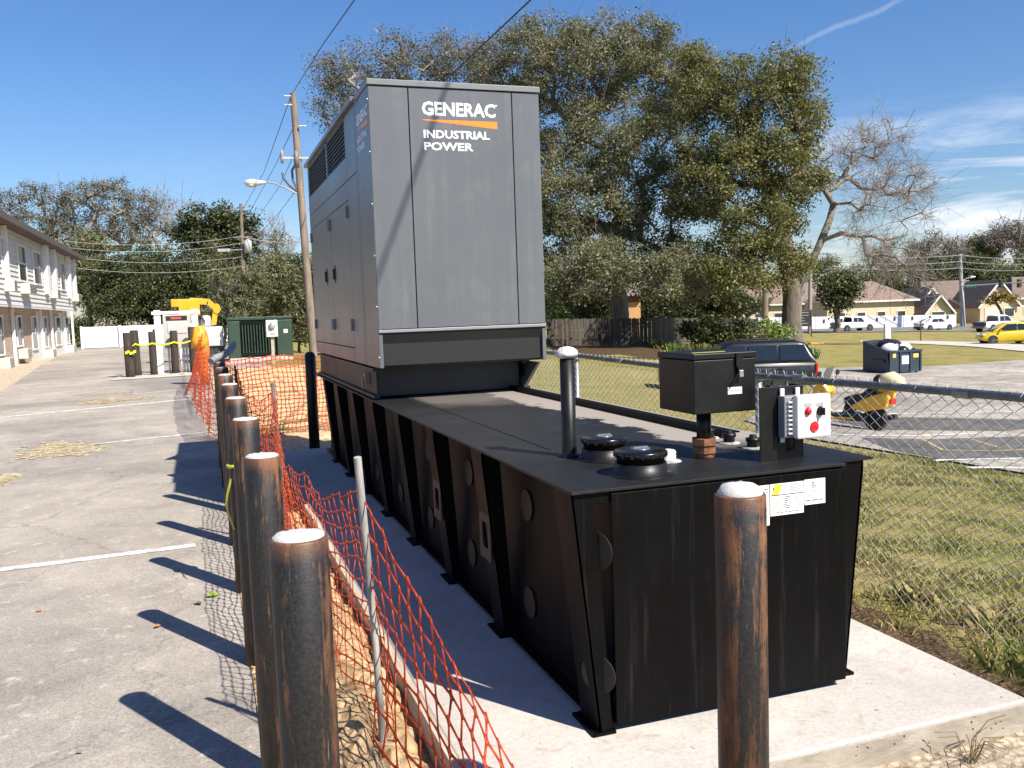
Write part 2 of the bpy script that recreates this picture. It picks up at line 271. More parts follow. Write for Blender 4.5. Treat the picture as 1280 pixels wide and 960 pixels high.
def m_bark(name, lo, hi):
    m, n, L, b = newmat(name); pos = worldpos(n); a = noise(n, L, 5, 7, .7, pos, .5, (1, 1, .25)); r = ramp(n, [(.3, lo), (.7, hi)]); L(a.outputs[0], r.inputs[0]); L(r.outputs[0], b.inputs['Base Color'])
    b.inputs['Roughness'].default_value = .95; bump(n, L, b, a.outputs[0], .9, .06); return m
BARK = m_bark('bark', (.065, .05, .038), (.20, .165, .135)); BARKP = m_bark('bark_pale', (.14, .12, .10), (.34, .30, .26)); BARKD = m_bark('bark_dark', (.035, .028, .022), (.11, .09, .07))

# ------------------------------------------------------------ mesh helpers
def tag(o, label=None, cat=None, group=None, kind=None):
    if label: o['label'] = label
    if cat: o['category'] = cat
    if group: o['group'] = group
    if kind: o['kind'] = kind
    return o
def link_mesh(name, me, mats, parent=None, loc=None):
    o = bpy.data.objects.new(name, me); COL.objects.link(o)
    for m in (mats if isinstance(mats, (list, tuple)) else [mats]): me.materials.append(m)
    if parent: o.parent = parent
    if loc is not None: o.location = loc
    return o
def fastmesh(name, V, Fq, smooth=False):
    """V (n,3); Fq (m,k) same-size polygons"""
    me = bpy.data.meshes.new(name); V = np.asarray(V, np.float32); Fq = np.asarray(Fq, np.int32); k = Fq.shape[1]
    me.vertices.add(len(V)); me.vertices.foreach_set('co', V.ravel()); me.loops.add(Fq.size); me.loops.foreach_set('vertex_index', Fq.ravel())
    me.polygons.add(len(Fq)); me.polygons.foreach_set('loop_start', np.arange(0, Fq.size, k, dtype=np.int32)); me.polygons.foreach_set('loop_total', np.full(len(Fq), k, np.int32))
    if smooth: me.polygons.foreach_set('use_smooth', np.ones(len(Fq), bool))
    me.update(calc_edges=True); return me
class MB:
    def __init__(s): s.v = []; s.f = []; s.mi = []; s.sm = []
    def add(s, v, f, mi=0, sm=False):
        o = len(s.v); s.v += [tuple(p) for p in v]; s.f += [tuple(i+o for i in q) for q in f]; s.mi += [mi]*len(f); s.sm += [sm]*len(f); return s
    def hexa(s, p, mi=0):  # 8 corners: bottom 4 ccw, top 4 ccw
        return s.add(p, [(3, 2, 1, 0), (4, 5, 6, 7), (0, 1, 5, 4), (1, 2, 6, 5), (2, 3, 7, 6), (3, 0, 4, 7)], mi)
    def box(s, x0, x1, y0, y1, z0, z1, mi=0):
        return s.hexa([(x0, y0, z0), (x1, y0, z0), (x1, y1, z0), (x0, y1, z0), (x0, y0, z1), (x1, y0, z1), (x1, y1, z1), (x0, y1, z1)], mi)
    def bar(s, a, b, w, h, mi=0, up=(0, 0, 1)):
        a, b = Vector(a), Vector(b); d = (b-a).normalized(); u = Vector(up)
        if abs(d.dot(u)) > .98: u = Vector((1, 0, 0))
        x = d.cross(u).normalized(); z = x.cross(d); x *= w/2; z *= h/2
        return s.hexa([a-x-z, a+x-z, b+x-z, b-x-z, a-x+z, a+x+z, b+x+z, b-x+z], mi)
    def tube(s, pts, r, k=8, mi=0, cap=True, sm=True):
        pts = [Vector(p) for p in pts]; rs = r if isinstance(r, (list, tuple)) else [r]*len(pts); V = []; Fs = []
        t0 = (pts[1]-pts[0]).normalized(); u = t0.orthogonal().normalized()
        for i, p in enumerate(pts):
            t = (pts[min(i+1, len(pts)-1)]-pts[max(i-1, 0)]).normalized(); u = (u-t*u.dot(t)).normalized(); w = t.cross(u)
            for j in range(k): a = 2*math.pi*j/k; V.append(p+(u*math.cos(a)+w*math.sin(a))*rs[i])
        for i in range(len(pts)-1):
            for j in range(k): Fs.append((i*k+j, i*k+(j+1) % k, (i+1)*k+(j+1) % k, (i+1)*k+j))
        s.add(V, Fs, mi, sm)
        if cap:
            n = len(pts); s.add(V[:k], [tuple(reversed(range(k)))], mi); s.add(V[(n-1)*k:], [tuple(range(k))], mi)
        return s
    def lathe(s, prof, k=24, mi=0, c=(0, 0, 0), sm=True):
        V = []; Fs = []; n = len(prof)
        for r, z in prof:
            for j in range(k): a = 2*math.pi*j/k; V.append((c[0]+r*math.cos(a), c[1]+r*math.sin(a), c[2]+z))
        for i in range(n-1):
            for j in range(k): Fs.append((i*k+j, i*k+(j+1) % k, (i+1)*k+(j+1) % k, (i+1)*k+j))
        Fs.append(tuple(reversed(range(k)))); Fs.append(tuple(range((n-1)*k, n*k)))
        s.add(V, Fs, mi, sm); s.sm[-1] = s.sm[-2] = False; return s
    def disc(s, c, ax, r, t, k=20, mi=0): ax = Vector(ax).normalized(); return s.tube([Vector(c)-ax*t/2, Vector(c)+ax*t/2], r, k, mi)
    def prism(s, poly, axis, a, b, mi=0):
        """2D polygon extruded along an axis index"""
        def mk(p, t):
            q = list(p); q.insert(axis, t); return tuple(q)
        n = len(poly); V = [mk(p, a) for p in poly]+[mk(p, b) for p in poly]
        return s.add(V, [tuple(range(n)), tuple(reversed(range(n, 2*n)))]+[(i, i+n, (i+1) % n+n, (i+1) % n) for i in range(n)], mi)
    def grid(s, rows, mi=0, sm=True):
        n, m = len(rows), len(rows[0]); V = [p for r in rows for p in r]
        return s.add(V, [(i*m+j, i*m+j+1, (i+1)*m+j+1, (i+1)*m+j) for i in range(n-1) for j in range(m-1)], mi, sm)
    def mesh(s, name):
        me = bpy.data.meshes.new(name); me.from_pydata(s.v, [], s.f)
        me.polygons.foreach_set('material_index', s.mi); me.polygons.foreach_set('use_smooth', s.sm); me.update()
        import bmesh
        bm = bmesh.new(); bm.from_mesh(me); bmesh.ops.recalc_face_normals(bm, faces=bm.faces); bm.to_mesh(me); bm.free(); return me
    def build(s, name, mats, parent=None, loc=None, bevel=0):
        o = link_mesh(name, s.mesh(name), mats, parent, loc)
        if bevel:
            b = o.modifiers.new('bevel', 'BEVEL'); b.width = bevel; b.segments = 2; b.limit_method = 'ANGLE'; b.angle_limit = R(40); b.harden_normals = False
        return o
def empty(name, loc, label, cat, group=None, rz=0):
    o = bpy.data.objects.new(name, None); COL.objects.link(o); o.location = loc; o.rotation_euler.z = rz; o.empty_display_size = .2
    return tag(o, label, cat, group)
def kids(o): return [c for c in bpy.data.objects if c.parent is o]
def dup(o, parent=None):
    c = o.copy(); COL.objects.link(c)
    if parent: c.parent = parent
    for ch in kids(o): dup(ch, c)
    return c
def share(name, me, parent, loc, rot=None, scale=None):
    o = bpy.data.objects.new(name, me); COL.objects.link(o); o.parent = parent; o.location = loc
    if rot is not None: o.rotation_euler = rot
    if scale is not None: o.scale = scale
    return o
def text(name, body, parent, mat, origin, xdir, zdir, width, height, bold=.0, depth=.001):
    """flat lettering fitted to width x height, lower left corner at origin"""
    c = bpy.data.curves.new(name, 'FONT'); c.body = body; c.size = 1; c.offset = bold; c.resolution_u = 2
    t = bpy.data.objects.new('t', c); COL.objects.link(t); dg = bpy.context.evaluated_depsgraph_get(); dg.update()
    me = bpy.data.meshes.new_from_object(t.evaluated_get(dg)); bpy.data.objects.remove(t); bpy.data.curves.remove(c)
    n = len(me.vertices); co = np.empty(n*3, np.float32); me.vertices.foreach_get('co', co); co = co.reshape(-1, 3)
    mn, mx = co.min(0), co.max(0); u = (co[:, 0]-mn[0])/(mx[0]-mn[0])*width; v = (co[:, 1]-mn[1])/(mx[1]-mn[1])*height
    x, z, o = np.array(xdir), np.array(zdir), np.array(origin); co = o+u[:, None]*x+v[:, None]*z
    me.vertices.foreach_set('co', co.astype(np.float32).ravel()); me.update()
    return link_mesh(name, me, mat, parent)
# ============================================================ ground
V = [(x, y, GZ[j, i]) for j, y in enumerate(GY) for i, x in enumerate(GX)]
nx = len(GX)
o = link_mesh('ground', fastmesh('ground', V, [(j*nx+i, j*nx+i+1, (j+1)*nx+i+1, (j+1)*nx+i) for j in range(len(GY)-1) for i in range(nx-1)]), GRASS)
tag(o, kind='structure')
import bmesh
def overlay(name, pts, mat, off=.03, kind='structure', cut=True, parent=None):
    bm = bmesh.new(); f = bm.faces.new([bm.verts.new((p[0], p[1], 0)) for p in pts])
    if cut:
        for arr, ax in ((GX, 0), (GY, 1)):
            for g in arr:
                no = (1, 0, 0) if ax == 0 else (0, 1, 0); co = (g, 0, 0) if ax == 0 else (0, g, 0)
                bmesh.ops.bisect_plane(bm, geom=bm.verts[:]+bm.edges[:]+bm.faces[:], plane_co=co, plane_no=no)
    for v in bm.verts: v.co.z = tz(v.co.x, v.co.y)+off
    bmesh.ops.recalc_face_normals(bm, faces=bm.faces)
    me = bpy.data.meshes.new(name); bm.to_mesh(me); bm.free()
    if me.polygons and me.polygons[0].normal.z < 0: me.flip_normals()
    return tag(link_mesh(name, me, mat, parent), kind=kind)
overlay('asphalt_drive', [(-4.2, -12), (.24, -12), (.24, 27), (2.2, 30), (2.2, 70.5), (-9, 70.5), (-8.2, 66), (-6.6, 44), (-4.95, 26.5), (-4.6, 18), (-6, 10), (-12, 2), (-12, -12)], A_LEFT, .004)
og = [onground(*q) for q in ((985, 462), (1060, 460), (1160, 459), (1280, 451))]
lot = [(13, 2), (10.9, 7.5), (10.3, 8.95), (9.9, 10.6), (9.55, 12.4), (10, 15), (13, 18.5), (17.5, 23), (21, 27)]+[(p.x, p.y) for p in og]+[(60, 42), (70, 20), (40, -5)]
overlay('parking_lot', lot, A_LOT, .03)
pp = [onground(*q) for q in ((1075, 426.5), (1160, 427), (1230, 429), (1285, 432), (1285, 441), (1215, 434), (1160, 431), (1075, 428.5))]
overlay('concrete_path', [(p.x, p.y) for p in pp], CONC, .05)
rp = [onground(*q) for q in ((900, 416.5), (1000, 416.2), (1100, 415.6), (1200, 414.2), (1290, 413), (1290, 407), (1200, 408), (1100, 409), (1000, 410), (900, 411))]
overlay('road', [(p.x, p.y) for p in rp], A_ROAD, .06)
pq = [onground(*q) for q in ((1075, 549.5), (1285, 548), (1285, 574), (1180, 577.5), (1115, 566))]
overlay('asphalt_patch', [(p.x, p.y) for p in pq], m_asphalt('asphalt_patch', (.075, .074, .073), (.14, .135, .13)), .036)
pq = [onground(*q) for q in ((1040, 528), (1130, 523), (1285, 527), (1285, 538), (1100, 540))]
overlay('asphalt_patch', [(p.x, p.y) for p in pq], MATS['asphalt_patch'], .036)
# painted stall lines
WHITE = M('road_paint', (.74, .72, .68), .85, var=.3, scale=9, bmp=.1); YLINE = M('road_paint_yellow', (.45, .36, .17), .9, var=.3, scale=9)
def stripe(name, a, b, w, mat, off):
    a, b = Vector((a[0], a[1])), Vector((b[0], b[1])); d = (b-a).normalized(); n = Vector((-d.y, d.x))*w/2
    overlay(name, [a-n, b-n, b+n, a+n], mat, off)
stripe('stall_line', (-5.4, 6.5), (-.13, 6.86), .10, WHITE, .008)
stripe('stall_line', (-1.55, 13.35), (.1, 13.85), .085, WHITE, .008)
stripe('stall_line', (-6.5, 17.1), (.1, 20.1), .16, WHITE, .008)
stripe('stall_line', (-1.6, 22.3), (-.2, 22.9), .10, WHITE, .008)
for a, b, w, m in (((1046, 546), (1222, 544), .11, WHITE), ((1168, 579.5), (1285, 575.5), .09, WHITE), ((1212, 589), (1285, 589), .13, WHITE), ((1152, 551), (1179, 566), .07, YLINE), ((1179, 566), (1285, 565), .07, YLINE), ((1209, 550), (1250, 563), .07, YLINE),
                   ((1100, 520), (1285, 517), .12, WHITE), ((1130, 497), (1285, 493), .14, WHITE)):
    stripe('parking_line', onground(*a), onground(*b), w, m, .04)
# verge of pale gravel in front of the motel
GRAVEL = m_dirt('pale_gravel', (.42, .36, .28), (.68, .60, .50), 5)
overlay('gravel_verge', [(-4.6, 18), (-4.95, 26.5), (-6.6, 44), (-8.2, 66), (-9, 70.5), (-12, 70.5), (-12, 10), (-6, 10)], GRAVEL, .007)
overlay('concrete_slab', [(-2.6, 28.0), (.5, 28.4), (.5, 31.6), (-2.3, 31.2)], CONC, .02)
# dug strip between the bollards and the pad, a lumpy heightfield
def hf(name, x0, x1, y0, y1, dx, fn, mat, kind='structure'):
    xs = np.arange(x0, x1+dx/2, dx); ys = np.arange(y0, y1+dx/2, dx); X, Y = np.meshgrid(xs, ys); Z = fn(X, Y)
    n = len(xs); i = np.arange((len(ys)-1)*n).reshape(-1, n)[:, :-1].ravel()
    o = link_mesh(name, fastmesh(name, np.stack([X, Y, Z], -1).reshape(-1, 3), np.stack([i, i+1, i+n+1, i+n], -1), True), mat); return tag(o, kind=kind)
def vnoise(X, Y, s, seed):
    r = np.random.default_rng(seed); T = r.random((64, 64)); x = X/s; y = Y/s; i = np.floor(x).astype(int); j = np.floor(y).astype(int); u = x-i; v = y-j; u = u*u*(3-2*u); v = v*v*(3-2*v)
    g = lambda a, b: T[a % 64, b % 64]
    return (g(i, j)*(1-u)+g(i+1, j)*u)*(1-v)+(g(i, j+1)*(1-u)+g(i+1, j+1)*u)*v-.5
def fbm(X, Y, s, seed, o=4): return sum(vnoise(X, Y, s/2**k, seed+k)*.55**k for k in range(o))
PX0, PX1, PY0, PY1, PZ = .747, 2.856, 2.435, 10.45, .126
def dirt_z(X, Y):
    lumps = np.abs(fbm(X, Y, .16, 3, 3))*.1+fbm(X, Y, .5, 9)*.05
    t = np.clip((X-.2)/.3, 0, 1); z = .012+.055*np.minimum(t, np.clip((.7-X)/.12, -.6, 1))+lumps*np.clip(t*1.5, .1, 1)
    return np.clip(z, -.05, .13)
hf('dug_dirt', .13, .745, .6, 10.6, .015, dirt_z, DIRT)
hf('sand_ground', .2, 3.35, 10.45, 31, .06, lambda X, Y: .02+.07*fbm(X, Y, .9, 21)+.03*np.abs(fbm(X, Y, .2, 5, 3)), SAND)
hf('front_sand', .13, 4.6, .3, 2.433, .05, lambda X, Y: .014+.012*fbm(X, Y, .6, 31)+.0*X, m_dirt('pale_sand', (.42, .35, .26), (.66, .57, .45), 6))
hf('bare_soil', 2.858, 3.55, 2.0, 10.5, .03, lambda X, Y: .02+.05*np.clip(1-(X-2.86)/.45, 0, 1)+.05*fbm(X, Y, .25, 41)-.05*np.clip((X-3.2)/.3, 0, 1), m_dirt('brown_soil', (.09, .06, .035), (.27, .19, .11), 10))
# spilled sand on the asphalt
SPILL = m_dirt('spilled_sand_pale', (.50, .43, .30), (.70, .60, .42), 5)
def patch(px_pts, name, seed, h=.002, mat=SPILL):
    """thin spill: many flat irregular blobs and crumbs, dense in the middle and loose at the rim"""
    r = random.Random(seed); pts = [G(*q) for q in px_pts]; c = sum(pts, Vector())/len(pts); mb = MB(); n = 900
    for k in range(n):
        i = r.randrange(len(pts)); p = c.lerp(pts[i].lerp(pts[(i+1) % len(pts)], r.random()), r.random()**.75*(1.25 if k % 3 == 0 else .85))
        s = r.uniform(.006, .03)*(1 if k > 160 else 2.2); m = 9; ph = r.uniform(0, 6); rim = [(p.x+math.cos(2*math.pi*a/m+ph)*s*r.uniform(.6, 1.25)*1.5, p.y+math.sin(2*math.pi*a/m+ph)*s*r.uniform(.6, 1.25)*2.2, .0055+k*.000008) for a in range(m)]
        mb.add(rim+[(p.x, p.y, .0055+h*r.uniform(.3, 1))], [(a, (a+1) % m, m) for a in range(m)], 0, True)
    tag(mb.build(name, mat), kind='stuff', label='dry sand spilled on the asphalt')
patch([(8, 577), (30, 561), (75, 553), (110, 556), (126, 560), (100, 569), (60, 571)], 'spilled_sand', 1)
patch([(92, 506), (120, 500), (170, 497), (200, 497), (165, 501), (130, 505)], 'spilled_sand', 2)
patch([(-5, 602), (12, 594), (18, 596), (4, 606)], 'spilled_sand', 3)
patch([(93, 494), (120, 492), (162, 489), (160, 491), (125, 494)], 'spilled_sand', 4, .006, GRAVEL)

# ============================================================ concrete pad
pad = empty('concrete_pad', (PX0, PY0, 0), 'long pale concrete equipment pad carrying the black tank', 'concrete pad')
w, l = PX1-PX0, PY1-PY0
mb = MB(); mb.box(0, w, 0, l, -.15, PZ, 0)
mb.build('slab', [CONC, EDGE], pad, bevel=.008)
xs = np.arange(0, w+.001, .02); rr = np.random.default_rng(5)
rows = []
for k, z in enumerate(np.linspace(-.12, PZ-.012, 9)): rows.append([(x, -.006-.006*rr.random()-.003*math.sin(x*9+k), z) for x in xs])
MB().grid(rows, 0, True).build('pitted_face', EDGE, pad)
MB().box(-.036, -.003, .02, l, -.08, PZ+.004).build('form_board', M('form_timber', (.50, .43, .34), .85, var=.2, scale=3, stretch=(6, .6, 6), bmp=.2), pad)
# ============================================================ tank
X0, TW, Y0, TH, OV, TL = 1.3215, 1.009, 2.797, 1.017, .152, 7.36
FW = M('filler_white', (.72, .71, .69), .6); GREYP = M('grey_enclosure_paint', (.114, .122, .134), .33, var=.035, scale=1.3, bmp=.035, spec=.5, stretch=(1, 1, .35))
weather('grey_enclosure_paint', (.21, .205, .195), .3)
tank = empty('fuel_tank', (X0, Y0, PZ), 'long black ribbed fuel tank standing on the concrete pad', 'fuel tank'); zt = TH-PZ
MB().box(0, TW, .012, TL, .035, zt-.012).build('tank_body', TANK, tank, bevel=.004)
MB().box(0, TW-.012, -.0, .012, .03, zt-.02).build('end_plate', TANK, tank, bevel=.002)
MB().box(-OV, TW-.012, -.006, TL+.01, zt-.010, zt).build('deck_plate', DECK, tank, bevel=.001)
# right edge of the deck: a flange lying a little lower, with the upstanding angle along it
MB().box(TW-.010, TW+.185, .075, TL, zt-.014, zt-.004).build('side_flange', DECK, tank)
mb = MB(); mb.box(TW-.045, TW-.038, .75, TL, zt+.0, zt+.035); mb.box(TW-.038, TW+.012, .75, TL, zt+.028, zt+.035); mb.build('angle_rail', TANK, tank)
MB().bar((.13, .9, zt+.001), (.13, TL-.5, zt+.001), .012, .004).build('weld_seam', DECK, tank)
def rib_mesh(side, slot=False):
    """folded channel rib: slanted outer flange with an inward front web, leaning in towards the foot"""
    s = -side; mb = MB(); top, bot, dy = OV-.004, .062, .165
    zb, zz = .012, zt-.011
    a = [(s*top, 0, zz), (s*bot, 0, zb), (s*bot, dy, zb), (s*top, dy, zz)]; t = .008
    ins = [(p[0]-s*t, p[1], p[2]) for p in a]
    if not slot:
        mb.hexa([a[1], a[2], ins[2], ins[1], a[0], a[3], ins[3], ins[0]])
    else:
        for z0, z1, y0, y1 in ((zb, .35, 0, dy), (.35, .58, 0, .045), (.35, .58, dy-.045, dy), (.58, zz, 0, dy)):
            f = lambda z: s*(bot+(top-bot)*(z-zb)/(zz-zb))
            mb.hexa([(f(z0), y0, z0), (f(z0), y1, z0), (f(z0)-s*t, y1, z0), (f(z0)-s*t, y0, z0), (f(z1), y0, z1), (f(z1), y1, z1), (f(z1)-s*t, y1, z1), (f(z1)-s*t, y0, z1)])
    mb.hexa([(s*(bot-.05), 0, zb), (s*bot, 0, zb), (s*bot, .007, zb), (s*(bot-.05), .007, zb), (s*(top-.088), 0, zz-.04), (s*top, 0, zz-.04), (s*top, .007, zz-.04), (s*(top-.088), .007, zz-.04)])
    mb.box(min(0, s*top), max(0, s*top), 0.0, .007, zz-.04, zz)
    mb.box(min(s*.002, s*(bot+.03)), max(s*.002, s*(bot+.03)), -.01, dy+.02, .0, .011)
    return mb.mesh('rib')
rm = {}
for sd_ in (1, -1):
    for sl in (False, True):
        me = rib_mesh(sd_, sl); me.materials.append(TANK); rm[sd_, sl] = me
dm = MB().disc((0, 0, 0), (1, 0, 0), .07, .006, 24).mesh('tie_disc'); dm.materials.append(M('disc_steel', (.009, .0075, .0068), .55, var=.15))
pm = MB(); 
for y0, y1, z0, z1 in ((0, .04, 0, .23), (.125, .165, 0, .23), (.04, .125, 0, .055), (.04, .125, .175, .23)): pm.box(-.003, .003, y0, y1, z0, z1)
pm = pm.mesh('lifting_lug'); pm.materials.append(M('lug_steel', (.04, .033, .028), .6))
ys = [.012, 1.06, 1.96, 2.87, 3.78, 4.69, 5.60, 6.50]
for i, y in enumerate(ys):
    y = min(y, TL-.18)
    share('rib', rm[1, i in (1, 2)], tank, (0, y, 0))
    if i in (1, 2): share('lifting_lug', pm, tank, (-.115, y, .36))
    share('rib', rm[-1, False], tank, (TW, y+(.075 if i == 0 else 0), 0))
    for z in (.22, .66):
        yn = (ys+[TL])[i+1]-.20; share('tie_disc', dm, tank, (-.006, yn, z)); share('tie_disc', dm, tank, (TW+.004, yn, z))
for z in (.215, .665): share('tie_disc', dm, tank, (-.052, .034, z), (0, 0, R(34)))
MB().box(-.062, -.002, .02, TL, .03, .036).build('base_rail', TANK, tank)
# labels stuck on the end plate
LBL = M('label_white', (.80, .79, .77), .45, var=.02); LBY = M('label_yellow', (.85, .62, .02), .45, var=.03); INK = M('label_ink', (.09, .09, .10), .6); INKG = M('label_ink_grey', (.32, .31, .31), .6)
def sticker(x0, x1, z0, z1, name='sticker'):
    return MB().box(x0-X0, x1-X0, -.0022, -.0002, z0-PZ, z1-PZ).build(name, LBL, tank)
def lines(par, x0, x1, zs, seed, m=INK, h=.0032):
    r = random.Random(seed); mb = MB()
    for z in zs:
        x = x0
        while x < x1:
            q = min(x1, x+r.uniform(.008, .03)); mb.box(x-X0, q-X0, -.0031, -.0023, z-PZ-h/2, z-PZ+h/2); x = q+r.uniform(.004, .008)
    mb.build('print', m, par)
s1 = sticker(1.84, 1.9705, .812, .9655); lines(s1, 1.93, 1.965, [.95, .94], 1); lines(s1, 1.925, 1.962, [.885, .875, .866, .85, .842, .833], 2, INKG)
s2 = sticker(1.975, 2.1235, .845, .966)
MB().prism([(1.982-X0, .926-PZ), (2.012-X0, .926-PZ), (2.027-X0, .963-PZ), (1.997-X0, .963-PZ)], 1, -.0034, -.0024).build('print_patch', LBY, s2)
for a, b, c, d in ((1.985, 2.02, .941, .9445),): MB().box(1.978-X0, 2.121-X0, -.0034, -.0023, .9215-PZ, .9245-PZ).build('print', INK, s2)
lines(s2, 1.986, 2.018, [.946, .9405, .951], 3, INK, .0042); lines(s2, 2.06, 2.105, [.957, .951, .945, .939, .933], 4, INKG, .003)
lines(s2, 1.985, 2.03, [.913, .906, .899, .892, .885, .878, .871, .864], 5, INKG, .0026); lines(s2, 2.036, 2.066, [.913, .906, .899, .892, .885, .878, .871], 6, INK, .003); lines(s2, 2.08, 2.115, [.91, .902, .894, .886, .878], 7, INKG, .0026); lines(s2, 2.0, 2.1, [.856], 8, INK, .003)
s3 = sticker(2.1275, 2.2225, .872, .969); lines(s3, 2.16, 2.182, [.957, .951, .945, .938], 9); lines(s3, 2.135, 2.215, [.925, .914, .907], 10, INKG, .0025); lines(s3, 2.135, 2.218, [.888], 11, INK, .004); lines(s3, 2.2, 2.218, [.962], 12, INKG)

# -------------------------------------------- things on the tank deck
BLK = M('black_satin_paint', (.007, .007, .0073), .42, var=.2, scale=9, spec=.35); BLKG = M('black_gloss', (.008, .008, .009), .22, var=.2, scale=12); GALV = M('galvanised', (.34, .35, .36), .42, .75, var=.15, scale=20)
v = empty('vent_pipe', (1.461, 3.498, TH), 'slim black upright vent pipe with dusty white cap on the tank', 'vent pipe')
mb = MB(); mb.lathe([(.055, 0), (.052, .006), (.034, .010), (.032, .02), (.031, .425)], 20); mb.build('pipe', BLK, v)
mb = MB(); r = random.Random(4); mb.lathe([(.030, .42), (.045, .428), (.050, .438), (.044, .452), (.028, .466), (.010, .470)], 16); mb.v = [(x*r.uniform(.93, 1.07), y*r.uniform(.93, 1.07), z) for x, y, z in mb.v]; mb.build('cap', M('dusty_white', (.70, .69, .68), .8, var=.25, scale=40, bmp=.4), v)
def fill_cap(loc, label, s=1.):
    t = empty('fill_cap', loc, label, 'fill cap', 'black fill caps on the tank')
    t.scale.z = .84
    MB().lathe([(.125*s, 0), (.122*s, .004), (.10*s, .006), (.098*s, .052), (.096*s, .055)], 32).build('collar', BLK, t)
    mb = MB().lathe([(.090*s, .05), (.090*s, .078), (.099*s, .082), (.100*s, .104), (.094*s, .110), (.03*s, .113)], 32)
    for k in range(16):
        a = k*math.pi/8; mb.bar((.098*s*math.cos(a), .098*s*math.sin(a), .084), (.098*s*math.cos(a), .098*s*math.sin(a), .103), .012, .008, 0, (math.cos(a), math.sin(a), 0))
    mb.build('lid', BLKG, t)
    mb = MB().lathe([(.038, .112), (.036, .118), (.018, .120)], 18); mb.bar((-.03, 0, .122), (.03, 0, .122), .010, .006); mb.build('lid_boss', M('dusty_chrome', (.25, .26, .28), .35, .6), t)
fill_cap((1.56, 3.36, TH), 'black round fill cap farther back beside the vent pipe', .95); fill_cap((1.535, 2.985, TH), 'black round fill cap nearest the front edge of the tank')
t = empty('plastic_plug', (1.755, 3.17, TH), 'small white ridged plastic plug between fill caps and junction box', 'plug')
MB().lathe([(.055, 0), (.05, .004), (.034, .006)], 18).build('weld_ring', M('primer', (.4, .4, .4), .7, var=.3, scale=30), t); MB().lathe([(.030, .004), (.033, .012), (.029, .016), (.033, .024), (.029, .028), (.033, .036), (.028, .046), (.012, .05)], 14).build('plug_cap', FW, t)
# box on its pipe
t = empty('junction_box', (1.925, 3.174, TH), 'black square hinged box on a rusty coupled pipe above the tank', 'box')
zb = 1.212-TH; zz = 1.452-TH
MB().lathe([(.030, .05), (.030, zb+.003)], 20).build('pipe', BLK, t)
c = MB(); c.lathe([(.040, 0), (.040, .022)], 20, 0); c.lathe([(.052, .022), (.052, .047)], 6, 0, sm=False); c.lathe([(.044, .047), (.044, .055)], 6, 0, sm=False); c.lathe([(.055, .055), (.055, .082)], 6, 0, sm=False)
c.build('rusty_coupling', M('rust_orange', (.22, .095, .045), .85, var=.35, scale=25, bmp=.4), t)
bx0, bx1, by0, by1 = 1.818-1.925, 2.100-1.925, -.11, .175
bt = Matrix.Rotation(R(-3.5), 3, 'Z')
MB().box(bx0, bx1, by0, by1, zb, zz-.026).build('box_body', BLK, t, bevel=.004)
MB().box(bx0-.004, bx1+.004, by0-.005, by1+.004, zz-.024, zz).build('lid', BLK, t, bevel=.004)
l_ = MB(); l_.box(.135, .165, by0-.012, by0-.006, zz-.06, zz-.004); l_.box(.14, .16, by0-.016, by0-.001, zz-.085, zz-.055); l_.tube([(.143, by0-.014, zz-.075), (.143, by0-.016, zz-.095), (.157, by0-.016, zz-.095), (.157, by0-.014, zz-.075)], .003, 6)
l_.v = [(x-.055, y, z) for x, y, z in l_.v]; l_.build('hasp', BLK, t); MB().box(.086, .105, by0-.024, by0-.0165, zz-.10, zz-.072).build('padlock', GALV, t, bevel=.002); MB().tube([(.09, by0-.016, zz-.08), (.065, by0-.02, zz-.11), (.055, by0-.015, zz-.135), (.07, by0-.012, zz-.12)], .003, 5).build('tie_wire', BLK, t)
st = MB().box(.045, .11, by0-.0018, by0-.0002, zz-.168, zz-.14).build('sticker', LBL, t)
mb = MB(); r = random.Random(3); x = .052
while x < .103: mb.box(x, x+.004, by0-.0026, by0-.0019, zz-.158, zz-.15); x += .007
mb.build('print', INKG, st)
MB().box(bx0+.03, bx1-.1, by0+.06, by0+.075, zz+.0003, zz+.0015).build('yellow_tape', M('tape_yellow', (.62, .52, .05), .5), t)
# control bracket and box
t = empty('alarm_panel', (2.117, 2.976, TH), 'white alarm box with two red lamps and black knob on black bracket', 'control box')
t.scale = (.86, .9, .95); MB().box(-.068, .17, .0, .008, 0, .31).build('bracket', BLK, t, bevel=.002)
mb = MB(); mb.box(.162, .17, .0085, .09, 0, .31); mb.build('bracket_side', BLK, t)
WP = M('white_plastic', (.66, .66, .67), .4, var=.03, bmp=.0); GP2 = M('grey_plastic', (.22, .225, .235), .5, var=.03)
q = [.026, .256]
b_ = MB().box(.026, .256, -.052, -.002, .098, .272).build('box_base', GP2, t, bevel=.006)
MB().box(.068, .253, -.088, -.053, .094, .276).build('box_door', WP, t, bevel=.009)
mb = MB()
for k in range(8): mb.box(.040, .0675, -.064, -.054, .115+k*.0185, .121+k*.0185)
mb.box(.064, .0675, -.068, -.054, .105, .26); mb.build('hinge_comb', WP, t)
for x, z0, z1 in ((.034, .268, .302), (.118, .268, .302), (.034, .075, .102)): MB().box(x, x+.022, -.014, -.006, z0, z1).box(x+.007, x+.015, -.016, -.0141, z0+.016, z0+.024).build('mounting_ear', WP, t, bevel=.003)
RED = M('red_plastic', (.62, .012, .02), .3, var=.06, bmp=0)
def knob(x, z, rad, m, name, dome):
    mb = MB(); pr = [(rad*1.18, 0), (rad*1.18, .004), (rad, .005), (rad, dome*.6), (rad*.7, dome), (rad*.2, dome*1.08)]
    mb.lathe(pr, 20); mb.v = [(x+p[0], -.0885-p[2], z+p[1]) for p in mb.v]; return mb.build(name, m, t)
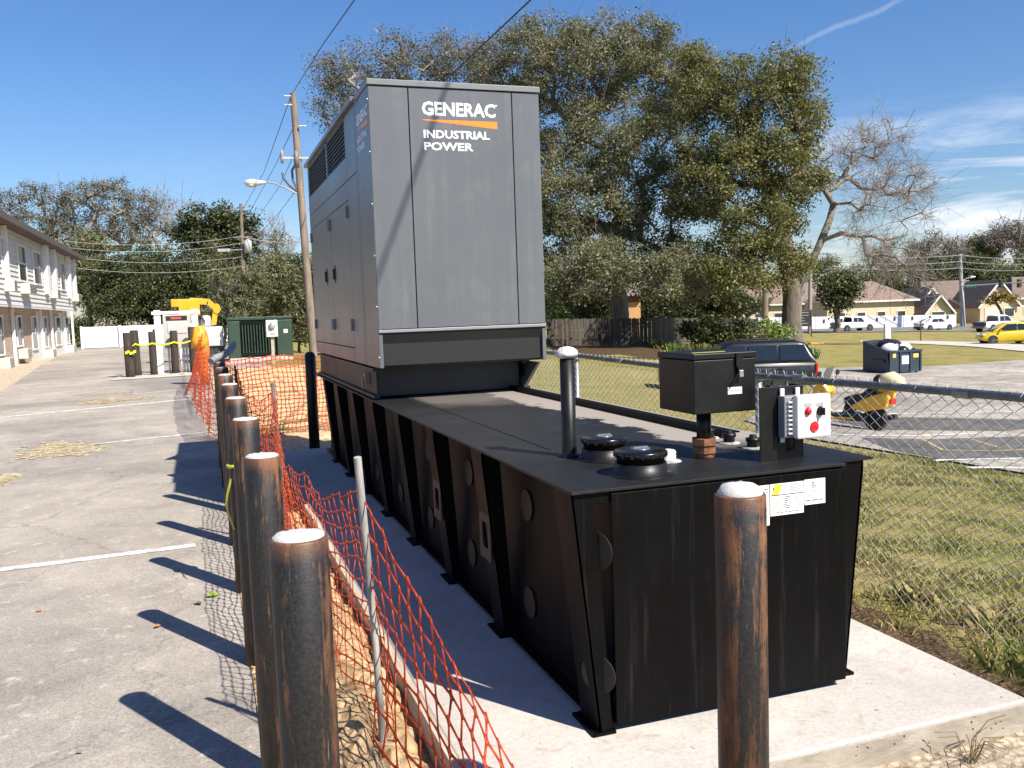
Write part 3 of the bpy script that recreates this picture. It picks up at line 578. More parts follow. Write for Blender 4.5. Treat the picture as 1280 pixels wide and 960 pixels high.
knob(.124, .208, .0145, RED, 'red_lamp', .014); knob(.158, .142, .019, RED, 'red_sounder', .008); knob(.192, .205, .017, BLKG, 'black_knob', .02)
mb = MB().box(.188, .196, -.117, -.105, .19, .221).build('knob_grip', BLKG, t)
for x in (.106, .172): MB().box(x, x+.036, -.0895, -.0882, .226, .242).build('legend_plate', M('legend_grey', (.42, .42, .43), .5), t)
MB().tube([(.1, -.03, .1), (.1, -.02, .05), (.06, .02, .02), (.02, .03, .03), (-.02, .03, .0)], .006, 6).build('conduit', BLK, t)
for i, (x, y, nm) in enumerate(((2.22, 3.62, 'farthest'), (2.215, 3.44, 'middle'), (2.225, 3.27, 'nearest'))):
    f = empty('pipe_flange', (x, y, TH), 'small black plugged pipe stub by the far deck edge, %s of the three' % {'farthest': 'the back one', 'middle': 'the middle one', 'nearest': 'the front one'}[nm], 'pipe stub', 'plugged pipe stubs')
    MB().lathe([(.05, 0), (.048, .005), (.028, .008)], 16).build('weld_ring', M('primer', (.4, .4, .4)), f); MB().lathe([(.026, .005), (.026, .03), (.032, .031), (.032, .046), (.016, .048), (.016, .06)], 8).build('stub', BLK, f)

# ============================================================ generator
GX0, GX1, GY0, GY1, GZT, GZL, GZB = 1.19, 2.462, 6.286, 9.955, 3.28, 1.521, 1.262
gen = empty('generator', (GX0, GY0, TH), 'tall grey enclosed standby generator mounted on the far end of the black tank', 'generator')
gw, gl = GX1-GX0, GY1-GY0; gz = lambda z: z-TH
SEAM = M('seam_black', (.008, .008, .008), .7); BASEP = M('charcoal_paint', (.013, .0135, .015), .5, var=.06, scale=2, bmp=.02)
# solid core just inside the panels so that the gaps read dark
MB().box(.03, gw-.03, .03, gl-.03, gz(GZB)+.02, gz(GZT)-.05).build('frame', SEAM, gen)
def panel(name, face, a, b, z0, z1, t=.028, gap=.0035, mat=GREYP, bev=.003):
    mb = MB()
    if face == 'front': mb.box(a+gap, b-gap, 0, t, z0+gap, z1-gap)
    elif face == 'left': mb.box(0, t, a+gap, b-gap, z0+gap, z1-gap)
    elif face == 'right': mb.box(gw-t, gw, a+gap, b-gap, z0+gap, z1-gap)
    else: mb.box(a+gap, b-gap, gl-t, gl, z0+gap, z1-gap)
    return mb.build(name, mat, gen, bevel=bev)
zl, zT, zb = gz(GZL), gz(GZT), gz(GZB)
s1_, s2_ = 1.475-GX0, 2.248-GX0
panel('front_panel', 'front', 0, s1_, zl+.018, zT-.042); panel('front_panel', 'front', s1_, s2_, zl+.018, zT-.042); panel('front_panel', 'front', s2_, gw, zl+.018, zT-.042)
MB().box(-.006, gw+.006, -.012, .55, zT-.040, zT).build('front_cap', M('grey_cap_paint', (.17, .175, .185), .4, var=.03, bmp=0), gen, bevel=.003)
MB().box(-.0, gw, -.010, .03, zl-.004, zl+.0165).build('front_lip', M('grey_lip_paint', (.22, .225, .235), .35, var=.03, bmp=0), gen, bevel=.002)
MB().box(-.035, gw+.035, .552, gl+.02, zT-.030, zT+.004).build('roof', GREYP, gen, bevel=.004)
# charcoal nose under the front, leaning back
y2 = .10
MB().hexa([(.002, y2, zb), (gw-.002, y2, zb), (gw-.002, .5, zb), (.002, .5, zb), (.002, -.001, zl-.006), (gw-.002, -.001, zl-.006), (gw-.002, .5, zl-.006), (.002, .5, zl-.006)]).build('intake_nose', BASEP, gen, bevel=.003)
bo = MB().disc((0, 0, 0), (0, -1, .36), .008, .006, 8).mesh('bolt'); bo.materials.append(M('zinc', (.5, .5, .5), .4, .7))
for x in (.02, gw-.02):
    for z in (zl-.05, zl-.14): share('bolt', bo, gen, (x, (zl-z)*.36, z))
# skid under the enclosure
MB().box(.045, gw-.09, .38, gl-.05, .012, zb-.012).build('skid', BASEP, gen, bevel=.004)
sk = MB(); 
for x0, x1 in ((0.0, .044), (gw-.089, gw-.03)): sk.box(x0, x1, .30, gl-.03, .008, .03); sk.box(x0, x1, .30, gl-.03, zb-.035, zb-.012); sk.box(x0+.03, x0+.038, .34, gl-.05, .03, zb-.035)
sk.build('skid_rail', BASEP, gen)
MB().hexa([(gw-.088, .30, .02), (gw-.06, .30, .02), (gw-.06, .56, .02), (gw-.088, .56, .02), (gw-.02, .14, zb-.02), (gw+.0, .14, zb-.02), (gw, .6, zb-.02), (gw-.02, .6, zb-.02)]).build('skid_gusset', GREYP, gen)
lt = MB(); lt.box(-.004, .03, .62, .70, .1, .18); lt.box(-.02, .0, .66, .69, .06, .15); lt.build('latch_bracket', M('tan_steel', (.25, .2, .17), .5), gen)
# left side: panels and doors
ya, yb_, yc = .56, 1.06, 2.18; zlow = zb+.12; zd = gz(2.58); zu = gz(2.735)
panel('side_panel', 'left', .0, ya-.035, zb, zT-.042)
panel('side_panel', 'left', ya-.035, ya+.02, zb, zT-.032); panel('side_panel', 'left', ya+.02, yb_, zb, zu)
panel('top_panel', 'left', ya+.02, yb_, zu, zT-.032)
d1 = panel('door', 'left', yb_, yc, zlow, zd); d2 = panel('door', 'left', yc, gl-.06, zlow, zd)
panel('side_panel', 'left', yb_, gl-.06, zb, zlow); panel('side_panel', 'left', yb_, gl-.06, zd, zu); panel('side_panel', 'left', gl-.06, gl, zb, zT-.032)
HND = M('latch_black', (.02, .02, .02), .35); HNG = M('hinge_grey', (.2, .2, .21), .4)
for d, y in ((d1, 1.95), (d2, 2.5)):
    mb = MB(); mb.box(-.006, 0, y, y+.07, gz(1.95), gz(2.11)); mb.box(-.022, -.006, y+.02, y+.045, gz(1.98), gz(2.08)); mb.build('handle', HND, d, bevel=.002)
for d, y in ((d1, yb_+.02), (d2, yc+.02), (d1, yc-.05), (d2, gl-.14)):
    for z in (gz(1.52), gz(2.44)):
        mb = MB(); mb.box(-.012, -.0, y, y+.03, z, z+.10); mb.tube([(-.013, y+.015, z), (-.013, y+.015, z+.1)], .009, 8); mb.build('hinge', HNG, d)
# louvred discharge at the top
for y0, y1 in ((yb_, yc), (yc, gl-.06)):
    z0, z1 = gz(2.93), zT-.05
    panel('louvre_sill', 'left', y0, y1, zu, z0)
    lf = MB(); lf.box(0, .02, y0+.004, y0+.03, z0, z1); lf.box(0, .02, y1-.03, y1-.004, z0, z1); lf.box(0, .02, y0+.03, y1-.03, z1-.002, z1+.016); lou = lf.build('louvre_frame', GREYP, gen)
    bk = MB().hexa([(0, y0+.03, 0), (0, y1-.03, 0), (.024, y1-.03, .012), (.024, y0+.03, .012), (0, y0+.03, .004), (0, y1-.03, .004), (.024, y1-.03, .016), (.024, y0+.03, .016)]).mesh('louvre_blade'); bk.materials.append(GREYP)
    k = z0+.008
    while k < z1-.02: share('louvre_blade', bk, lou, (0.0, 0, k)); k += .034
rv = MB().disc((0, 0, 0), (1, 0, 0), .008, .006, 8).mesh('corner_screw'); rv.materials.append(MATS['zinc'])
for z in np.arange(zb+.08, zT-.08, .36): share('corner_screw', rv, gen, (-.002, .012, z))
panel('side_panel', 'right', 0, gl, zb, zT-.032); panel('rear_panel', 'rear', 0, gw, zb, zT-.032)
# lettering
LW = M('decal_white', (.82, .82, .82), .4, var=0, bmp=0); LO = M('decal_orange', (.85, .22, .02), .4, var=0, bmp=0)
ax, az = Vector((1, 0, 0)), Vector((0, 0, 1))
def logo(par, org, xd, n, w):
    k = w/.556; O = Vector(org)
    tw = text('lettering', 'GENERAC', par, LW, O+n*.0012, xd, az, .548*k, .098*k, .03)
    text('lettering', 'INDUSTRIAL', par, LW, O+n*.0012+xd*.006-az*.158*k, xd, az, .492*k, .058*k, .026)
    text('lettering', 'POWER', par, LW, O+n*.0012+xd*.006-az*.243*k, xd, az, .365*k, .058*k, .026)
    a = O+n*.0012-az*.028*k+xd*.003; mb = MB(); f = [a, a+xd*.556*k, a+xd*.556*k-az*.052*k, a-az*.006*k]
    mb.add([tuple(p) for p in f], [(0, 1, 2, 3)]); mb.build('orange_wedge', LO, par)
    mb = MB(); mb.disc(O+xd*.556*k+az*.088*k+n*.0012, n, .006*k, .001, 10); mb.build('lettering', LW, par)
fp = [c for c in kids(gen) if c.name.startswith('front_panel')]
logo(fp[1], (1.571-GX0, -.0, gz(3.045)), ax, Vector((0, -1, 0)), .556)
sp_ = [c for c in kids(gen) if c.name.startswith('side_panel')][0]
logo(sp_, (0, .50, gz(3.045)), Vector((0, -1, 0)), Vector((-1, 0, 0)), .45)
# ============================================================ bollards
CAPM = M('bollard_concrete', (.62, .60, .57), .9, var=.12, scale=30, bmp=.5)
def bollard(loc, label, mat, r=.063, h=1.18, group='rusty steel bollards', capm=CAPM, bulge=.02):
    t = empty('bollard', loc, label, 'bollard', group)
    MB().lathe([(r, -.25), (r, h-.004), (r-.003, h), (r-.007, h+.0005)], 28).build('pipe', mat, t)
    rr = random.Random(int(loc[1]*100)); mb = MB(); pr = [(r-.0075, h-.01), (r-.008, h+.004), (r*.72, h+bulge*.7), (r*.4, h+bulge*.95), (r*.12, h+bulge)]
    mb.lathe(pr, 28); mb.v = [(x, y, z+(rr.uniform(-.0025, .0025) if z > h else 0)) for x, y, z in mb.v]; mb.build('concrete_fill', capm, t); return t
ordn = ['nearest the camera, largest of the row', 'second from the camera', 'third from the camera', 'fourth from camera, ribbon tied on', 'fifth from the camera', 'sixth from the camera', 'seventh from the camera, low grey top', 'farthest, grey hose on it']
for k in range(8):
    b = bollard((.172, 1.933+1.205*k, 0), 'rusty white topped steel bollard beside the net, '+ordn[k], RUST, bulge=.009, capm=CAPM if k < 6 else M('weathered_cap', (.3, .3, .31), .8, var=.2))
    b.rotation_euler.z = k*1.7
bollard((1.232, 1.868, 0), 'rusty orange brown steel bollard alone in front of the tank end', RUST2, bulge=.026)
t = bollard((1.19, 10.64, 0), 'black painted steel bollard behind the far end of the tank', BLK, .062, 1.21, 'painted bollards', BLK, .03)
# ribbon, hose, posts
YT = M('caution_yellow', (.70, .62, .03), .5, var=.1, scale=20); KT = M('caution_black', (.03, .03, .03), .5)
mb = MB(); r = random.Random(2)
mb.grid([[(.108+.02*math.sin(k*.9+1)-.012*j, 5.50+.02*math.cos(k*.7)+.018*j, .78-.055*k) for k in range(8)] for j in (0, 1)], 0)
mb.tube([(.172+.066*math.cos(a), 5.548+.066*math.sin(a), .78+.004*math.sin(3*a)) for a in np.linspace(0, 2*math.pi, 17)], .012, 6)
tag(mb.build('ribbon', M('ribbon_yellow_green', (.48, .46, .04), .5, var=.2)), 'faded yellow green ribbon tied round a rusty bollard and hanging', 'ribbon')
hp = [(.09, 10.30, 1.20), (.14, 10.36, 1.235), (.22, 10.50, 1.25), (.30, 10.75, 1.29), (.36, 11.0, 1.36)]
mb = MB(); mb.tube(hp, .036, 12)
for k in range(12):
    a = Vector(hp[min(k//3, 3)]).lerp(Vector(hp[min(k//3+1, 4)]), (k % 3)/3); d = (Vector(hp[min(k//3+1, 4)])-Vector(hp[min(k//3, 3)])); mb.disc(a, d, .041, .012, 12)
tag(mb.build('corrugated_hose', M('grey_hose', (.30, .305, .31), .5, var=.15)), 'short grey corrugated hose lying over the farthest bollard top', 'hose')
STAKE = M('stake_grey', (.36, .345, .32), .7, var=.3, scale=14, stretch=(1, 1, .15), bmp=.2)
def stake(a, b, r, mat, label, bend=0.):
    a, b = Vector(a), Vector(b); mb = MB(); mid = (a+b)/2+Vector((bend, 0, 0)); mb.tube([a, a.lerp(mid, .5), mid, mid.lerp(b, .5), b], [r*1.05, r, r*.97, r*1.02, r], 9)
    o = mb.build('net_stake', mat); return tag(o, label, 'stake', 'stakes holding the orange net')
stake((.555, 3.2, -.1), (.476, 3.0, 1.17), .0135, STAKE, 'pale weathered net stake nearest the camera, leaning at the pad edge', .006)
stake((.50, 6.55, -.1), (.45, 6.4, 1.2), .013, M('stake_metal', (.30, .29, .30), .5, .5, var=.2), 'grey metal net stake halfway down the bollard row', .008)
stake((.37, 10.6, -.1), (.34, 10.5, 1.13), .012, BARKD, 'dark thin net stake by the farthest bollards')
# ============================================================ orange barrier nets
ORG = None
def m_net():
    m, n, L, b = newmat('orange_net'); g = n.new('ShaderNodeNewGeometry'); a = noise(n, L, 2.2, 4, .6, g.outputs['Position'])
    r = ramp(n, [(.3, (.52, .06, .018)), (.7, (.80, .125, .028))]); L(a.outputs[0], r.inputs[0]); L(r.outputs[0], b.inputs['Base Color']); b.inputs['Roughness'].default_value = .45
    t = n.new('ShaderNodeBsdfTranslucent'); L(r.outputs[0], t.inputs[0]); mx = n.new('ShaderNodeMixShader'); mx.inputs[0].default_value = .35
    L(b.outputs[0], mx.inputs[1]); L(t.outputs[0], mx.inputs[2]); L(mx.outputs[0], n['Material Output'].inputs[0]); return m
NET = m_net()
def net(tops, bots, label, rows, pitch, seed, wob=.03, w=.005, knot=.016, fold=None):
    """plastic mesh hung between a top line and a bottom line: vertical and cross strands, each widening into a flat knot where they meet"""
    rg = np.random.default_rng(seed)
    def res(pts):
        pts = np.array(pts, float); s = np.r_[0, np.cumsum(np.linalg.norm(np.diff(pts, axis=0), axis=1))]; return pts, s
    tp, ts = res(tops); bp, bs = res(bots); n = max(3, int(max(ts[-1], bs[-1])/pitch)); u = np.linspace(0, 1, n+1)
    A = np.stack([np.interp(u*ts[-1], ts, tp[:, k]) for k in range(3)], 1); B = np.stack([np.interp(u*bs[-1], bs, bp[:, k]) for k in range(3)], 1)
    v = np.linspace(0, 1, rows+1)
    Pn = A[None]*(1-v[:, None, None])+B[None]*v[:, None, None]
    # slack: the net bellies and wrinkles, more towards the foot
    U = np.broadcast_to(u[None]*ts[-1], Pn.shape[:2]); Vv = np.broadcast_to(v[:, None]*1.1, Pn.shape[:2])
    Pn[..., 0] += wob*2*fbm(U, Vv, .55, seed+1, 3)*(Vv*.9+.15)
    Pn[..., 1] += wob*1.6*fbm(U, Vv, .4, seed+2, 3); Pn[..., 2] += wob*1.4*fbm(U, Vv, .5, seed+3, 3)
    Pn += rg.normal(0, .0045, Pn.shape)
    Pn[..., 2] = np.maximum(Pn[..., 2], .02)
    VV = []; FF = []
    du = np.gradient(Pn, axis=1); du /= np.linalg.norm(du, axis=-1, keepdims=True)+1e-9; dv = np.gradient(Pn, axis=0); dv /= np.linalg.norm(dv, axis=-1, keepdims=True)+1e-9
    def strand(a, b, sa, sb):
        # flat ribbon in three lengths: knot - thin - knot
        for (t0, w0), (t1, w1) in (((0, knot), (.16, w)), ((.16, w), (.84, w)), ((.84, w), (1, knot))):
            p0, p1 = a+(b-a)*t0, a+(b-a)*t1; s0 = sa*(1-t0)+sb*t0; s1 = sa*(1-t1)+sb*t1; k = len(VV)*4
            q = np.stack([p0-s0*w0/2, p0+s0*w0/2, p1+s1*w1/2, p1-s1*w1/2], -2).reshape(-1, 4, 3); VV.append(q)
    strand(Pn[:, :-1], Pn[:, 1:], dv[:, :-1], dv[:, 1:]); strand(Pn[:-1], Pn[1:], du[:-1], du[1:])
    Vall = np.concatenate(VV).reshape(-1, 3); Fall = np.arange(len(Vall)).reshape(-1, 4)
    o = link_mesh('barrier_net', fastmesh('barrier_net', Vall, Fall), NET); so = o.modifiers.new('thick', 'SOLIDIFY'); so.thickness = .0022; so.offset = 0
    return tag(o, label, 'barrier net', 'orange barrier nets')
S0 = Vector((.485, 3.02, 1.02))
e1, e2, e3 = AX(520, 742, .60), AX(580, 842, .68), AX(642, 958, .80)
e4 = AX(700, 1060, .88)
net([S0, e1, e2, e3, e4], [(.545, 3.15, .09), (.60, 2.75, .09), (.62, 2.35, .09), (.60, 1.95, .06), (.60, 1.6, .03)], 'orange barrier net slumping from the near stake over the pad corner', 7, .10, 11, .03, .011, .036)
net([S0, (.42, 3.6, .93), (.35, 4.5, .90), (.40, 5.4, 1.0), (.45, 6.4, 1.12), (.38, 7.4, .98), (.33, 8.5, .97), (.35, 9.6, 1.05), (.35, 10.5, 1.08)],
    [(.545, 3.15, .09), (.50, 3.7, .08), (.46, 4.6, .07), (.47, 5.6, .07), (.48, 6.5, .07), (.45, 7.6, .06), (.42, 8.6, .06), (.42, 9.6, .05), (.40, 10.55, .05)], 'long orange barrier net hanging behind the row of rusty bollards', 14, .072, 12, .05, .0062, .019)
net([(.27, 12.3, 1.08), (.75, 12.55, 1.10), (1.25, 12.65, 1.10), (2.1, 12.75, 1.08), (3.3, 12.9, 1.1)], [(.30, 12.35, .05), (.8, 12.6, .06), (1.3, 12.7, .05), (2.1, 12.8, .05), (3.3, 12.95, .05)], 'orange barrier net stretched across the sand behind the tank end', 18, .062, 13, .05, .011, .034)
net([(.35, 10.5, 1.05), (.12, 13, 1.1), (-.05, 17, 1.15), (-.05, 21.5, 1.25), (.05, 24.0, 1.3)], [(.40, 10.55, .05), (.05, 13, .04), (-.15, 17, .03), (-.35, 21, .02), (-.30, 23.6, .02)], 'orange barrier net running on along the asphalt edge past the bollards', 15, .075, 14, .06, .009, .028)
# wrapped post end with yellow sheeting
t = empty('wrapped_post', (.02, 24.2, 0), 'post bundled in orange and yellow sheeting at the net end', 'post')
mb = MB(); mb.lathe([(.10, 0), (.13, .4), (.16, .85), (.17, 1.1), (.13, 1.3), (.10, 1.42), (.03, 1.46)], 12); rr = random.Random(8); mb.v = [(x*rr.uniform(.8, 1.25), y*rr.uniform(.8, 1.25), z) for x, y, z in mb.v]; mb.build('orange_sheet', M('sheet_orange', (.75, .17, .03), .5, var=.2), t)
mb = MB(); mb.lathe([(.19, .95), (.20, 1.15), (.17, 1.35), (.12, 1.5), (.02, 1.52)], 12); mb.v = [(x*rr.uniform(.85, 1.2)-.05, y*rr.uniform(.85, 1.2), z) for x, y, z in mb.v]; mb.build('yellow_sheet', M('sheet_yellow', (.80, .38, .03), .45, var=.2), t)
# fallen leaves
def leaf(px, py, mat, s, rz, label, rx=.25):
    p = G(px, py); mb = MB(); pr = [(-.5, 0), (-.28, .2), (0, .3), (.28, .22), (.42, .3), (.5, 0)]
    mb.grid([[(x*s, y*s*q, .01+.18*s*abs(q)*y+.02*s*x) for x, y in pr] for q in (-1, 0, 1)], 0)
    o = mb.build('fallen_leaf', mat, loc=(p.x, p.y, .008)); o.rotation_euler = (rx, .1, rz); tag(o, label, 'leaf')
leaf(265, 747, M('leaf_green', (.28, .38, .03), .5), .075, .4, 'pale green fallen leaf on the asphalt in the net shadow'); leaf(248, 757, M('leaf_redbrown', (.22, .06, .03), .6), .065, 2, 'dark red brown fallen leaf beside the green one')
leaf(196, 786, M('leaf_orange', (.50, .20, .07), .6), .045, 1, 'small orange fallen leaf lying alone near a bollard shadow tip'); leaf(100, 945, M('leaf_rust', (.38, .14, .05), .6), .03, 2.5, 'tiny rust coloured fallen leaf lowest on the open asphalt'); leaf(48, 766, M('leaf_orange', (.5, .2, .07)), .035, .3, 'tiny orange fallen leaf near the left edge of the asphalt')
# dry weed at the pad face
mb = MB(); rr = random.Random(6); p0 = G(1212, 958)
for k in range(16):
    a = rr.uniform(0, 6.28); l = rr.uniform(.05, .16); mb.tube([p0+Vector((rr.uniform(-.02, .02), rr.uniform(-.02, .02), 0)), p0+Vector((math.cos(a)*l*.4, math.sin(a)*l*.3-.01, l*.8)), p0+Vector((math.cos(a)*l*1.0, math.sin(a)*l*.7-.02, l*.75))], .0016, 4)
mb.tube([p0, p0+Vector((.0, -.01, .1)), p0+Vector((.06, -.02, .165)), p0+Vector((.14, -.02, .17))], .002, 4)
tag(mb.build('dry_weed', M('dry_stem', (.20, .14, .07), .9)), 'dry brown weed growing at the foot of the pad face', 'weed')

# ============================================================ chain link fence
FP = [(3.42, .8), (3.42, 5.0), (3.44, 8.0), (3.47, 11.5), (3.47, 16), (3.47, 22)]
fen = empty('chain_link_fence', (3.42, 3, 0), 'galvanised chain link fence with grey top rail along the pad', 'fence')
def fpt(s): # along the line
    for (a, b) in zip(FP[:-1], FP[1:]):
        d = math.dist(a, b)
        if s <= d: return Vector((a[0]+(b[0]-a[0])*s/d-3.42, a[1]+(b[1]-a[1])*s/d-3, 0))
        s -= d
    return Vector((FP[-1][0]-3.42, FP[-1][1]-3, 0))
LF = sum(math.dist(a, b) for a, b in zip(FP[:-1], FP[1:]))
RAILM = M('galv_rail', (.20, .21, .215), .5, .6, var=.2, scale=18)
mb = MB(); N = 60; mb.tube([fpt(LF*i/N)+Vector((0, 0, 1.175+.012*math.sin(i*.35))) for i in range(N+1)], .021, 10); mb.build('top_rail', RAILM, fen)
sl = MB().tube([(0, -.05, 0), (0, .05, 0)], .0235, 10).mesh('rail_sleeve'); sl.materials.append(GALV)
for y in (.9, 2.13, 4.6, 7.5): share('rail_sleeve', sl, fen, (0, y-.6, 1.177))
pm = MB().lathe([(.024, -.3), (.024, 1.145)], 12).lathe([(.03, 1.125), (.032, 1.15), (.028, 1.165)], 12).mesh('post'); pm.materials.append(GALV)
for y in (-1.6, 2.02, 5.1, 8.1, 11.1, 14.1, 17.1): q = fpt(y+2.2); share('post', pm, fen, (q.x+.045, q.y, 0))
tw = MB().tube([(-.026, 0, -.0), (0, 0, .027), (.026, 0, 0), (0, 0, -.03), (-.026, 0, 0)], .0022, 5).mesh('tie_wire'); tw.materials.append(GALV)
for k in range(26): q = fpt(.3+k*.62); share('tie_wire', tw, fen, (q.x, q.y, 1.178+.012*math.sin((.3+k*.62)/LF*60*.35)))
# fabric: real zig-zag wires with the cut ends twisted up above the rail
def fabric():
    pit = .092; V = []; E = []; n = int(LF/pit); hh = .0575; rows = int(1.19/hh)
    for i in range(n):
        ph = i % 2; last = None
        # each wire zigzags between neighbours; bulges out of plane at the crossings
        for j in range(rows+1):
            s = (i+(0 if (j % 2 == 0) else 1)*1.0)*pit*1. ; p = fpt(s)
            V.append((p.x-.006+(.0035 if j % 2 else -.0035), p.y+math.sin(j*1.3+i)*.002, .03+j*hh+.006*math.sin(i*.21)))
            if last is not None: E.append((last, len(V)-1))
            last = len(V)-1
        p = fpt((i+(0 if rows % 2 == 0 else 1))*pit); V.append((p.x-.006, p.y+.016, .03+rows*hh+.035)); E.append((last, len(V)-1))
        # mirrored wire
        last = None
        for j in range(rows+1):
            s = (i+(1 if (j % 2 == 0) else 0))*pit; p = fpt(s)
            V.append((p.x-.006+(-.0035 if j % 2 else .0035), p.y, .03+j*hh+.006*math.sin(i*.21)))
            if last is not None: E.append((last, len(V)-1))
            last = len(V)-1
        p = fpt((i+(1 if rows % 2 == 0 else 0))*pit); V.append((p.x-.006, p.y-.016, .03+rows*hh+.035)); E.append((last, len(V)-1))
    V = np.array(V); E = np.array(E); a, b = V[E[:, 0]], V[E[:, 1]]; d = b-a; d /= np.linalg.norm(d, axis=1, keepdims=True)
    u = np.cross(d, [1., 0, 0]); u /= np.linalg.norm(u, axis=1, keepdims=True); w = np.cross(d, u); r = .0019; Q = []
    for e in (a, b):
        for k in range(3): an = 2*math.pi*k/3; Q.append(e+(u*math.cos(an)+w*math.sin(an))*r)
    Q = np.stack(Q, 1).reshape(-1, 3); m = np.arange(len(E))*6
    Fq = np.concatenate([np.stack([m+k, m+(k+1) % 3, m+3+(k+1) % 3, m+3+k], 1) for k in range(3)])
    return fastmesh('wire_mesh', Q, Fq, True)
link_mesh('wire_mesh', fabric(), M('galv_wire', (.55, .55, .53), .4, .4, var=.25, scale=9), fen)

# ============================================================ near grass as blades
def blades(n, seed):
    r = np.random.default_rng(seed); d = 2.6+12*r.random(n)**1.25; ang = r.uniform(R(8), R(62), n); X = d*np.sin(ang); Y = d*np.cos(ang)
    cl = fbm(X, Y, .45, 77, 4); lotd = fbm(X, Y, .8, 5, 2)*.5
    dens = np.clip(.35+1.6*cl+.25*(fbm(X, Y, 1.9, 3, 3)), .03, 1); dens = np.where(X < 3.55, dens*.35, dens)
    xe = np.interp(Y, [2, 7.5, 8.95, 10.6, 12.4, 15, 19], [13, 10.9, 10.3, 9.9, 9.55, 9.3, 10])
    k = (X > 3.0) & (X < xe-.05+lotd*.4) & (r.random(n) < dens); X, Y, cl = X[k], Y[k], cl[k]; d = np.hypot(X, Y); n = len(X)
    Z = np.array([tz(x, y) for x, y in zip(X, Y)])
    h = r.uniform(.010, .032, n)*(1+1.2*np.clip(cl, 0, 1)*2)*np.where((X < 3.9) & (fbm(X, Y, .35, 91, 2) > .05), 2.4, 1.); a = r.uniform(0, 2*np.pi, n); w = r.uniform(.0013, .0028, n)*(.5+d*.17); ln = r.uniform(.2, 1.1, n)*h
    dx, dy = np.cos(a), np.sin(a); b = r.uniform(0, 2*np.pi, n); lx, ly = np.cos(b)*ln, np.sin(b)*ln
    p = np.stack([np.stack([X-dx*w, Y-dy*w, Z-.004], 1), np.stack([X+dx*w, Y+dy*w, Z-.004], 1), np.stack([X+lx*.45+dx*w*.5, Y+ly*.45+dy*w*.5, Z+h*.7], 1), np.stack([X+lx, Y+ly, Z+h], 1)], 1)
    return p.reshape(-1, 3)
GB = m_leaf('grass_blade', [(.52, .41, .21), (.44, .36, .155), (.33, .30, .10), (.19, .235, .055), (.14, .21, .042)], .3)
p = blades(400000, 1)
o = link_mesh('lawn_grass', fastmesh('lawn_grass', p, np.arange(len(p)).reshape(-1, 4)), GB); tag(o, kind='stuff', label='patchy dry lawn grass beyond the chain link fence')
# ============================================================ trees
def tubes(A, B, ra, rb, k):
    d = B-A; L_ = np.linalg.norm(d, axis=1, keepdims=True)+1e-9; d = d/L_; ref = np.where(np.abs(d[:, 2:3]) > .9, np.array([[1., 0, 0]]), np.array([[0, 0, 1.]])); u = np.cross(d, ref); u /= np.linalg.norm(u, axis=1, keepdims=True); w = np.cross(d, u); Q = []
    A = A-d*np.minimum(ra[:, None]*.5, L_*.2)
    for e, r in ((A, ra), (B, rb)):
        for i in range(k): a = 2*math.pi*i/k; Q.append(e+(u*math.cos(a)+w*math.sin(a))*r[:, None])
    Q = np.stack(Q, 1).reshape(-1, 3); m = np.arange(len(A))*2*k
    return Q, np.concatenate([np.stack([m+i, m+(i+1) % k, m+k+(i+1) % k, m+k+i], 1) for i in range(k)])
def grow(trunk, att, rg, step, wig=.16, rise=.12):
    """limbs reach from the trunk to every leaf clump by way of the nearest wood"""
    N = [np.array(p, float) for p in trunk]; par = [-1]+list(range(len(trunk)-1)); tips = []
    c = N[-1]; att = att[np.argsort(np.linalg.norm(att-c, axis=1))]; low = max(1, int(len(trunk)*.55))
    arr = np.zeros((len(att)*40+200, 3)); arr[:len(N)] = N; n = len(N)
    for a in att:
        dd = np.linalg.norm(arr[low:n]-a, axis=1)+.25*np.maximum(0, arr[low:n, 2]-a[2]); i = int(np.argmin(dd))+low; s = arr[i]; L_ = np.linalg.norm(a-s); m = max(1, min(30, int(L_/step))); off = rg.normal(0, 1, 3)*L_*wig*.5; off[2] = abs(off[2])*.4-L_*rise*.5; last = i
        for q in range(1, m+1):
            t = q/m; p = s+(a-s)*t+off*math.sin(math.pi*t)+rg.normal(0, step*.09, 3)*(t < 1)
            if n >= len(arr): break
            arr[n] = p; par.append(last); last = n; n += 1
        tips.append(last)
    cnt = np.zeros(n)
    for t in tips: cnt[t] += 1
    for i in range(n-1, 0, -1): cnt[par[i]] += cnt[i]
    return arr[:n], np.array(par), cnt, np.array(tips, int)
def leaves(cent, rad, per, size, rg, flat=.75, elong=1.9):
    n = len(cent)*per; c = np.repeat(cent, per, 0); r = np.repeat(rad, per); v = rg.normal(0, 1, (n, 3)); v /= np.linalg.norm(v, axis=1, keepdims=True); q = r*rg.random(n)**.5
    p = c+v*q[:, None]*np.array([1, 1, flat]); nn = v*.35+rg.normal(0, .6, (n, 3))+np.array([0, 0, .5]); nn /= np.linalg.norm(nn, axis=1, keepdims=True)
    u = np.cross(nn, rg.normal(0, 1, (n, 3))); u /= np.linalg.norm(u, axis=1, keepdims=True); w = np.cross(nn, u); s = size*rg.uniform(.6, 1.35, n)[:, None]
    Q = np.stack([p-u*s*.5*elong**.5, p-w*s*.5/elong**.5+nn*s*.08, p+u*s*.5*elong**.5, p+w*s*.5/elong**.5+nn*s*.08], 1)
    return Q.reshape(-1, 3)
